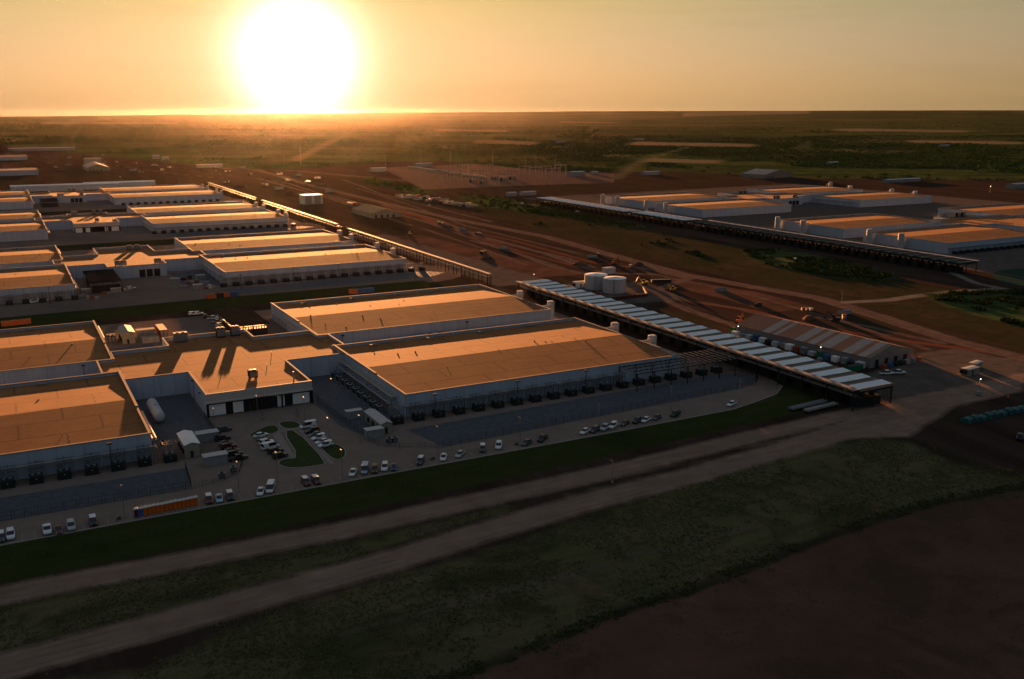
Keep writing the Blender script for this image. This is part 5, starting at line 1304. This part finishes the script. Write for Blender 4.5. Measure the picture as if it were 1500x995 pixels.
# excavators and loaders
def machine(x, y, rot, label, m='yellow', s=1.0):
    u, v = PG(x, y); r = thing('excavator', u, v, R(rot), label, 'excavator'); r.scale = (s, s, s)
    for y_ in (-1.2, 1.2):
        q = MB(); q.loft([[(a, y_+d_, b) for a, b in ((-1.9, .35), (-1.6, .06), (1.6, .06), (1.9, .35), (1.9, .65), (1.6, .95), (-1.6, .95), (-1.9, .65))] for d_ in (-.3, .3)]); q.build('track', MT['dark'], r)
    q = MB(); q.box(-2.0, -1.3, 1.0, 1.2, 1.3, 2.1); q.box(-2.2, -1.2, 1.2, -1.9, 1.2, 2.0); q.build('body', MT[m], r)
    q = MB(); q.box(.1, .25, 2.1, 1.4, 1.2, 3.2); c = q.build('cab', MT['glassdark'], r)
    q = MB(); q.box(.0, .2, 3.2, 1.5, 1.25, 3.3); q.build('cab_roof', MT[m], c)
    q = MB(); q.loft([[(1.1, -.3+d_, 1.6), (1.1, -.3+d_, 2.2), (3.6, -.3+d_, 4.8), (3.9, -.3+d_, 4.4)] for d_ in (0, .4)]); q.loft([[(3.5, -.25+d_, 4.9), (3.95, -.25+d_, 4.7), (5.4, -.25+d_, 2.0), (5.1, -.25+d_, 2.0)] for d_ in (0, .3)]); q.build('boom', MT[m], r)
    q = MB(); q.loft([[(5.0, -.6+d_, 2.1), (5.7, -.6+d_, 2.0), (5.6, -.6+d_, 1.1), (4.6, -.6+d_, .9)] for d_ in (0, 1.0)]); q.build('bucket', MT['dark'], r)
    return r
machine(1083, 474, 30, 'orange excavator at the far corner of the striped tent', 'dorange')
machine(1224, 471, 120, 'dark excavator on the dirt road beyond the striped tent', 'gen')
machine(985, 427, 200, 'yellow excavator right of the water tanks', 'yellow')
machine(944, 417, 160, 'dark yellow excavator with trailer behind the water tanks', 'yellow')
machine(601, 346, 60, 'small excavator alone on the dirt beyond the second coolers', 'gen')
machine(900, 388, 20, 'rusty excavator at the dirt road fork', 'rust')
u, v = PG(955, 414); container(u, v, R(-20), 12, MT['gen'], 'long low dark trailer beside the yellow excavator', None, 1.5, 2.6)

# work light towers with a lit lamp
def light_tower(x, y, h, label, s=.28, z=0):
    u, v = PG(x, y, h); r = thing('work_light_tower', u, v, 0, label, 'work light', 'lit work light towers')
    q = MB(); q.box(-1, -.7, .3, 1, .7, 1.4); q.build('trailer', MT['deck'], r)
    q = MB(); q.cyl(0, 0, 1.4, h, .07, 6); q.build('mast', MT['steel'], r)
    q = MB(); q.box(-s, -.12-s*.3, h-s*.5, s, -.1, h+s*.5); q.build('lamp', MT['lamp'], r)
    return r
for k, (x, y, lab) in enumerate(((1081, 478, 'at the far corner of the striped tent'), (1202, 508.5, 'halfway along the striped tent'), (782, 402, 'behind the far end of the nearest cooler bank'), (1436, 556, 'beside the pale site cabin at the right'),
     (316, 244, 'far off at the edge of the green plain'), (151, 227, 'far off on the left before the plain'), (176, 259, 'beside the halls far left'), (100, 222, 'at the far left road'), (629, 291, 'beside the rows of stacked material'), (1451, 273, 'behind the right site'))):
    light_tower(x, y, 6 if k < 4 else 8, 'lit work light tower '+lab, .2 if k < 4 else .4)

# ------------------------------------------------------------------ scrub and grass as stuff
def region_at(u, v, name):
    i = np.clip(np.searchsorted(US, u)-1, 0, nu-2); j = np.clip(np.searchsorted(VS, v)-1, 0, nv-2)
    fu = (u-US[i])/(US[i+1]-US[i]); fv = (v-VS[j])/(VS[j+1]-VS[j]); A = REG[name].reshape(nv, nu)
    return A[j, i]*(1-fu)*(1-fv)+A[j, i+1]*fu*(1-fv)+A[j+1, i]*(1-fu)*fv+A[j+1, i+1]*fu*fv
def height_at(u, v):
    i = np.clip(np.searchsorted(US, u)-1, 0, nu-2); j = np.clip(np.searchsorted(VS, v)-1, 0, nv-2)
    fu = (u-US[i])/(US[i+1]-US[i]); fv = (v-VS[j])/(VS[j+1]-VS[j]); A = Z0.reshape(nv, nu)
    return A[j, i]*(1-fu)*(1-fv)+A[j, i+1]*fu*(1-fv)+A[j+1, i]*(1-fu)*fv+A[j+1, i+1]*fu*fv
def w2g(x, y):
    dx, dy = x-OX, y-OY; return dx*CT+dy*ST, -dx*ST+dy*CT
def vnoise(x, y, s, seed=0):
    # cheap value noise
    X_ = x/s; Y_ = y/s; xi = np.floor(X_).astype(np.int64); yi = np.floor(Y_).astype(np.int64); fx = X_-xi; fy = Y_-yi; fx = fx*fx*(3-2*fx); fy = fy*fy*(3-2*fy)
    def h(a, b): n_ = (a*374761393+b*668265263+seed*982451653) & 0xffffffff; n_ = ((n_ ^ (n_ >> 13))*1274126177) & 0xffffffff; return ((n_ ^ (n_ >> 16)) & 0xffff)/65535.0
    return (h(xi, yi)*(1-fx)+h(xi+1, yi)*fx)*(1-fy)+(h(xi, yi+1)*(1-fx)+h(xi+1, yi+1)*fx)*fy
def scatter_mesh(name, pts, tv, tf, sx, sz, mats, rng, label=None):
    """pts: N,3 ; tv: K,V,3 template variants ; writes one mesh"""
    N = len(pts); K, V, _ = tv.shape; var = rng.integers(0, K, N); a = rng.uniform(0, 2*PI, N); c, s = np.cos(a), np.sin(a)
    T = tv[var]; x = T[..., 0]*sx[:, None]; y = T[..., 1]*sx[:, None]; z = T[..., 2]*sz[:, None]
    co = np.stack([x*c[:, None]-y*s[:, None]+pts[:, 0:1], x*s[:, None]+y*c[:, None]+pts[:, 1:2], z+pts[:, 2:3]], -1).reshape(-1, 3)
    F = (tf[None]+(np.arange(N)*V)[:, None, None]).reshape(-1, 3)
    m = D.meshes.new(name); m.vertices.add(len(co)); m.vertices.foreach_set('co', co.astype(np.float32).ravel())
    m.loops.add(F.size); m.loops.foreach_set('vertex_index', F.astype(np.int32).ravel()); m.polygons.add(len(F)); m.polygons.foreach_set('loop_start', (np.arange(len(F))*3).astype(np.int32))
    m.update(calc_edges=True); m.materials.append(mats); o = D.objects.new(name, m); col.objects.link(o); tag(o, kind='stuff'); return o
rng = np.random.default_rng(3)
def bush_templates(K=8, leaves=46, s_=.33):
    out = []
    for k in range(K):
        vs = []
        nl = rng.integers(3, 6); cs = rng.uniform(-.45, .45, (nl, 3)); cs[:, 2] = rng.uniform(.25, .62, nl)
        for i in range(leaves):
            c = cs[i % nl]; d = rng.normal(size=3); d /= np.linalg.norm(d); p = c+d*rng.uniform(.16, .34); p[2] = abs(p[2])
            vs += [p+rng.uniform(-s_, s_, 3), p+rng.uniform(-s_, s_, 3), p+rng.uniform(-s_, s_, 3)]
        v = np.array(vs); v[:, 2] = np.maximum(v[:, 2], 0); out.append(v)
    return np.array(out), np.arange(leaves*3).reshape(-1, 3)
BT, BF = bush_templates(); BTl, BFl = bush_templates(6, 22, .42)
leafA = mat('scrub_leaf', (.075, .085, .026), .95, var=.5, scale=.02, spec=0, c2=(.036, .050, .015))
leafB = mat('far_scrub_leaf', (.095, .13, .040), .95, var=.5, scale=.004, spec=0, c2=(.05, .076, .022))
# near thickets inside the site
def sample_px(n, x0, x1, y0, y1, powr=1.0):
    xs = rng.uniform(x0, x1, n); ys = rng.uniform(y0, y1, n); return xs, ys
def unproj_np(xs, ys):
    x = (xs-IW/2)/FOC; y = -(ys-IH/2)/FOC; t = (0-CAMH)/(-spi+y*cpi); return x*t, (cpi+y*spi)*t
xs, ys = sample_px(60000, -60, 1560, 262, 520); X_, Y_ = unproj_np(xs, ys); u, v = w2g(X_, Y_)
r_ = region_at(u, v, 'scrub'); nn = vnoise(X_, Y_, 26, 1)*.6+vnoise(X_, Y_, 9, 2)*.4
f_ = region_at(u, v, 'meadow')
keep = ((r_ > 1) & (nn > .43) & (Y_ < 1500)) | ((f_ > 1) & (nn > .84))
keep &= (v > -60) & ~((u > 436) & (u < 900) & (v > 60) & (v < 760))
ind = np.where(keep)[0][:5200]; z_ = height_at(u[ind], v[ind])
scatter_mesh('thicket', np.stack([X_[ind], Y_[ind], z_-.1], 1), BT, BF, rng.uniform(1.6, 3.6, len(ind)), rng.uniform(1.0, 2.4, len(ind)), leafA, rng)
# scrub woodland of the plain
xs = rng.uniform(-120, 1620, 120000); ys = 170+(275-170)*rng.uniform(0, 1, 120000)**.8; X_, Y_ = unproj_np(xs, ys); u, v = w2g(X_, Y_)
r_ = region_at(u, v, 'scrub'); nn = vnoise(X_, Y_, 420, 5)*.5+vnoise(X_, Y_*.8, 150, 6)*.3+vnoise(X_, Y_, 50, 7)*.2
open_ = vnoise(X_/2.2, Y_, 900, 9)
keep = (region_at(u, v, 'strip') < -20) & (r_ > 6) & (nn+rng.normal(0, .07, len(nn)) > .52) & (open_ < .70) & (Y_ > 900) & (Y_ < 12000)
ind = np.where(keep)[0][:30000]; z_ = height_at(u[ind], v[ind]); dd = np.hypot(X_[ind], Y_[ind])
scatter_mesh('scrub_woodland', np.stack([X_[ind], Y_[ind], z_-.2], 1), BTl, BFl, rng.uniform(3.5, 6.5, len(ind))*(1+dd/5000), rng.uniform(1.8, 4.0, len(ind)), leafB, rng)
# grass tufts of the foreground fields
def tuft_templates(K=8, blades=7):
    out = []
    for k in range(K):
        vs = []
        for i in range(blades):
            a = rng.uniform(0, 2*PI); r0 = rng.uniform(0, .5); p = np.array([r0*math.cos(a), r0*math.sin(a), 0]); b = rng.uniform(0, 2*PI); w_ = .16
            t = p+np.array([rng.uniform(-.4, .4), rng.uniform(-.4, .4), rng.uniform(.5, 1.0)])
            vs += [p+np.array([w_*math.cos(b), w_*math.sin(b), 0]), p-np.array([w_*math.cos(b), w_*math.sin(b), 0]), t]
        out.append(np.array(vs))
    return np.array(out), np.arange(blades*3).reshape(-1, 3)
TT, TF = tuft_templates()
grassA = mat('dry_grass', (.19, .16, .075), .95, spec=0, scale=.06, c2=(.105, .105, .04))
def ring_pts(n, umin, umax, vmin, vmax): return rng.uniform(umin, umax, n), rng.uniform(vmin, vmax, n)
u, v = ring_pts(150000, -160, 330, -215, -66); r_ = region_at(u, v, 'field'); X_ = OX+u*CT-v*ST; Y_ = OY+u*ST+v*CT
nn = vnoise(X_, Y_, 14, 11)*.55+vnoise(X_, Y_, 4, 12)*.45
rd_ = region_at(u, v, 'road')
keep = ((r_ > .3) & (nn > .40) & (rd_ < -.3)); keep |= (r_ > -6) & (rd_ < -.5) & (nn > .62)
ind = np.where(keep)[0][:42000]; z_ = height_at(u[ind], v[ind])
scatter_mesh('field_grass', np.stack([X_[ind], Y_[ind], z_-.02], 1), TT, TF, rng.uniform(.35, .95, len(ind)), rng.uniform(.18, .5, len(ind)), grassA, rng)
dk = region_at(u, v, 'ditch'); keep = (dk > -1.3) & (dk < .9) & (nn > .35); ind = np.where(keep)[0][:7000]; z_ = height_at(u[ind], v[ind])
scatter_mesh('ditch_weeds', np.stack([X_[ind], Y_[ind], z_-.02], 1), BT[:, :66], BF[:22], rng.uniform(.3, .75, len(ind)), rng.uniform(.2, .5, len(ind)), leafA, rng)
# stones and clods on the bare soil and verges
st_t = []
for k in range(5):
    v8 = np.array([(-1, -1, 0), (1, -1, 0), (1, 1, 0), (-1, 1, 0), (-.6, -.5, 1), (.6, -.6, .8), (.5, .6, 1), (-.6, .5, .7)], float)*np.array([.5, .5, .6])+rng.uniform(-.12, .12, (8, 3)); st_t.append(v8)
ST_ = np.array(st_t); SF = np.array([(0, 1, 5), (0, 5, 4), (1, 2, 6), (1, 6, 5), (2, 3, 7), (2, 7, 6), (3, 0, 4), (3, 4, 7), (4, 5, 6), (4, 6, 7)])
clod = mat('soil_clod', (.11, .065, .045), .95, spec=0, scale=.3, var=.4)
u, v = ring_pts(60000, -160, 330, -260, -68); rdv = region_at(u, v, 'road'); rr_ = region_at(u, v, 'red'); X_ = OX+u*CT-v*ST; Y_ = OY+u*ST+v*CT
keep = ((rr_ > 0) & (vnoise(X_, Y_, 18, 21) > .55)) | ((rdv > -2.2) & (rdv < .2) & (vnoise(X_, Y_, 9, 22) > .45))
ind = np.where(keep)[0][:9000]; z_ = height_at(u[ind], v[ind]); sz_ = rng.uniform(.08, .34, len(ind))
scatter_mesh('soil_clods', np.stack([X_[ind], Y_[ind], z_-.03], 1), ST_, SF, sz_*1.5, sz_, clod, rng)

# ------------------------------------------------------------------ substation and masts
def gantry(u, v, w_, h, label, group='substation gantries', rot=0):
    r = thing('substation_gantry', u, v, rot, label, 'gantry', group)
    for x in (0, w_/2, w_):
        q = MB()
        for dx, dy in ((-.5, -.5), (.5, -.5), (.5, .5), (-.5, .5)): q.tube((x+dx*1.6, dy*1.6, 0), (x+dx*.5, dy*.5, h), .16, 4)
        for z in range(2, int(h), 3): q.tube((x-.7, -.7, z), (x+.6, -.6, z+2.5), .1, 4); q.tube((x+.7, -.7, z), (x-.6, -.6, z+2.5), .1, 4)
        q.build('leg', MT['steelw'], r)
    q = MB(); q.box(-.6, -.5, h-1.4, w_+.6, .5, h-.4); q.build('beam', MT['steelw'], r)
    for k in range(4):
        q = MB(); q.tube((w_*(k+.5)/4, 0, h-1.4), (w_*(k+.5)/4, 0, h-3.6), .25, 6); q.build('insulator', MT['dark'], r)
    return r
MT['steelw'] = mat('weathered_galvanised', (.24, .235, .23), .6, metal=.0, var=.15, scale=.5)
gx = sorted(((640, 262), (668, 258), (692, 262), (705, 256), (742, 262), (760, 258), (775, 262), (790, 256), (800, 262), (812, 258), (655, 270), (730, 272)))
for k, (x, y) in enumerate(gx):
    u, v = PG(x, y); gantry(u, v, 22, 14+2*(k % 3), f'{words(k)} grey lattice gantry from the left in the distant substation', rot=R(-5+3*(k % 4)))
for k, (x, y, h) in enumerate(((722, 270, 46), (617, 243, 30), (660, 250, 34), (770, 252, 26), (785, 248, 26), (813, 270, 36), (565, 245, 26), (838, 226, 34), (441, 242, 40))):
    u, v = PG(x, y); r = thing('lattice_mast', u, v, 0, ['tallest thin mast rising over the substation', 'thin mast at the left end of the substation', 'thin mast left of the tallest one', 'first thin mast right of the tallest one', 'second thin mast right of the tallest one', 'thin mast at the right end of the substation', 'thin mast left of the substation near the road', 'small mast far beyond the substation', 'thin mast straight under the sun'][k], 'mast', 'thin masts')
    q = MB()
    for a in range(3): q.tube((.9*math.cos(a*2.09), .9*math.sin(a*2.09), 0), (.18*math.cos(a*2.09), .18*math.sin(a*2.09), h), .13, 4)
    q.build('mast', MT['steelw'], r)
    q = MB(); q.tube((-2.5, 0, h*.86), (2.5, 0, h*.86), .12, 4); q.tube((-2, 0, h*.72), (2, 0, h*.72), .12, 4); q.build('cross_arm', MT['steelw'], r)
# transformers
for k, (x, y) in enumerate(((690, 268), (705, 270), (722, 264), (735, 266), (748, 264))):
    u, v = PG(x, y); dark_unit(u, v, 0, 9, 6, 5, 'transformer', f'{words(k)} grey transformer from the left near the foot of the tallest mast', 'transformer', 'substation transformers', body='gen', top='steel')
# long sound wall beside the substation
(u1, v1), (u2, v2) = PG(597, 246), PG(712, 262)
r = thing('screen_wall', u1, v1, math.atan2(v2-v1, u2-u1), 'long pale low wall along the left side of the substation', 'wall')
L = math.hypot(u2-u1, v2-v1); q = MB(); q.box(0, 0, .02, L, .6, 3.2); q.build('wall', MT['steelw'], r); q = MB(); q.box(0, -.1, 3.2, L, .7, 3.5); q.build('coping', MT['white'], r)

# ------------------------------------------------------------------ construction ground between the sites
rr = random.Random(21)
def stack(x, y, kind, label, group, rot=0, s=1.0):
    u, v = PG(x, y)
    r = thing(kind, u, v, rot, label, {'pipe_stack': 'pipe stack', 'spoil_heap': 'heap', 'crate_stack': 'crate stack'}[kind], group)
    if kind == 'pipe_stack':
        for j in range(3):
            for i in range(4-j):
                q = MB(); q.tube((0, (i+j*.5)*1.0*s, .55*s+j*.85*s), (9*s, (i+j*.5)*1.0*s, .55*s+j*.85*s), .46*s, 8); q.build('pipe', MT[rr.choice(['tan', 'deck', 'steel'])], r)
    elif kind == 'crate_stack':
        for j in range(3):
            q = MB(); q.box(j*2.6*s, 0, .02, (j*2.6+2.2)*s, 2.4*s, rr.uniform(1.2, 2.8)*s); q.build('crate', MT[rr.choice(['tan', 'steel', 'deck', 'rust', 'gen', 'trim'])], r)
    else:
        q = MB(); n = 14; rings = []
        for t, h in ((1, 0), (.78, .5), (.5, .85), (.2, 1.0)):
            rings.append([(7*s*t*math.cos(2*PI*i/n)*rr.uniform(.85, 1.1), 4*s*t*math.sin(2*PI*i/n)*rr.uniform(.85, 1.1), 2.4*s*h) for i in range(n)])
        q.loft(rings); q.build('heap', clod, r, smooth=True)
    return r
seq = 0
# row of stacked material right of the dirt road
for k in range(26):
    f = k/25; x = 582+108*f+rr.uniform(-2, 2); y = 288+15*f+rr.uniform(-2.2, 2.2)
    stack(x, y, 'crate_stack' if k % 3 else 'pipe_stack', ('cluttered stack in the long row, '+(words(k)+' from the left' if k < 20 else words(25-k)+' from the right')), 'long row of stacked material', rot=rr.uniform(-.4, .4), s=1.15)
spots = [(245, 246), (262, 241), (290, 246), (330, 252), (352, 247), (365, 257), (391, 262), (405, 256), (420, 266), (436, 258), (448, 268), (460, 262), (470, 272), (383, 272), (402, 278), (425, 282), (330, 268), (350, 274), (480, 282), (508, 300),
         (100, 232), (118, 229), (138, 236), (150, 241), (165, 238), (180, 243), (196, 240), (210, 245), (222, 243), (236, 250), (70, 240), (78, 246), (88, 250), (66, 232), (95, 243), (190, 251), (205, 253), (155, 249), (60, 226), (48, 221),
         (640, 328), (655, 333), (676, 338), (705, 372), (733, 366), (712, 379), (760, 300), (775, 303), (695, 343), (860, 378), (878, 376), (850, 388), (935, 388), (925, 392), (1050, 428), (1185, 468), (1175, 455), (1110, 450), (1230, 462), (1240, 468)]
spots = sorted(spots[:20])+sorted(spots[20:40])+sorted(spots[40:])
for k, (x, y) in enumerate(spots):
    kd = ['crate_stack', 'spoil_heap', 'pipe_stack', 'crate_stack'][k % 4]; nm = {'crate_stack': 'crates', 'spoil_heap': 'soil heap', 'pipe_stack': 'stack of pipes'}[kd]
    zone = 'on the dirt under the sun' if k < 20 else 'on the far left construction ground' if k < 40 else 'on the dirt between the sites'
    stack(x, y, kd, f'{nm} {zone}, {words(k % 20)} pile there from the left', 'piles '+zone, rot=rr.uniform(-1, 1), s=1.3 if k < 40 else .8)
# low sheds and cabins far off
for k, (x, y, sx, sy, h, lab) in enumerate(((12, 222, 160, 40, 7, 'long pale low shed at the far left edge'), (290, 246, 45, 14, 5, 'long pale shed at the edge of the green plain'), (224, 233, 14, 10, 7, 'left small pale tank house by the plain'), (238, 235, 14, 10, 6, 'right small pale tank house by the plain'),
     (545, 252, 26, 14, 6, 'pale shed left of the substation'), (610, 244, 34, 12, 5, 'thin white shed at the substation wall end'), (837, 259, 26, 16, 7, 'pale domed shed right of the substation'), (868, 256, 12, 8, 4, 'tiny white cabin right of the substation'), (945, 257, 30, 12, 5, 'pale low shed on the green edge, right of centre'),
     (1215, 241, 26, 10, 4, 'pale sheds on the plain beyond the right site'), (1300, 268, 70, 10, 4, 'long white roof line behind the right site'), (1487, 277, 60, 14, 6, 'long pale roof line at the right edge'), (125, 242, 30, 24, 12, 'pale box building behind the far left tent'),
     (765, 287, 20, 8, 4, 'white cabins by the far end of the right bank'), (745, 288, 12, 8, 4, 'grey cabin by the far end of the right bank'), (815, 210, 34, 14, 6, 'tiny farm sheds on the plain, centre'), (1380, 216, 34, 14, 6, 'tiny farm sheds on the plain, right'), (930, 206, 40, 14, 6, 'tiny pale farm buildings right of centre'))):
    u, v = PG(x, y); shed(u, v, sx, sy, h, lab, body='deck', roof='trim', axis_='x', ridge=1.0, name='far_shed', door=False, z=0)
# puddles
wm = mat('puddle_water', (.03, .055, .042), .9, spec=0, var=.05)
wm2 = mat('shallow_puddle', (.05, .05, .05), .05, spec=.6, var=.05)
for l in ([(1158, 377), (1172, 378), (1182, 381), (1168, 381)], [(1213, 383), (1232, 385), (1250, 391), (1240, 392), (1222, 388)], [(1452, 398), (1500, 392), (1540, 396), (1540, 420), (1480, 419), (1456, 409)]):
    sheet('water', smoothpoly(px(l), 2), .06, wm if l[0][0] > 1400 else wm2)

# yard clutter before the second and third data centers
rr = random.Random(77)
for k, (x, y, kd) in enumerate(sorted(((136, 428, 0), (150, 432, 1), (163, 430, 0), (176, 427, 1), (250, 415, 0), (262, 422, 2), (274, 417, 1), (283, 424, 0), (292, 416, 2), (300, 424, 1), (112, 437, 2), (268, 411, 1), (120, 431, 0), (90, 437, 1), (126, 440, 1), (288, 410, 0)))):
    u, v = PG(x, y); n_ = words(k)
    if kd == 0: dark_unit(u, v, rr.uniform(-.1, .1), 5.5, 2.6, 2.6, 'yard_cabin', f'small cabin with pale top in the second yard, {n_} item from the left', 'cabin', 'clutter in the yard of the second data center', body='deck', top='trim', fans=0)
    elif kd == 1: stack(x, y, 'crate_stack', f'stack of crates in the second yard, {n_} item from the left', 'clutter in the yard of the second data center', rr.uniform(-.5, .5), .9)
    else: stack(x, y, 'pipe_stack', f'pipe stack in the second yard, {n_} item from the left', 'clutter in the yard of the second data center', rr.uniform(-.5, .5), .6)
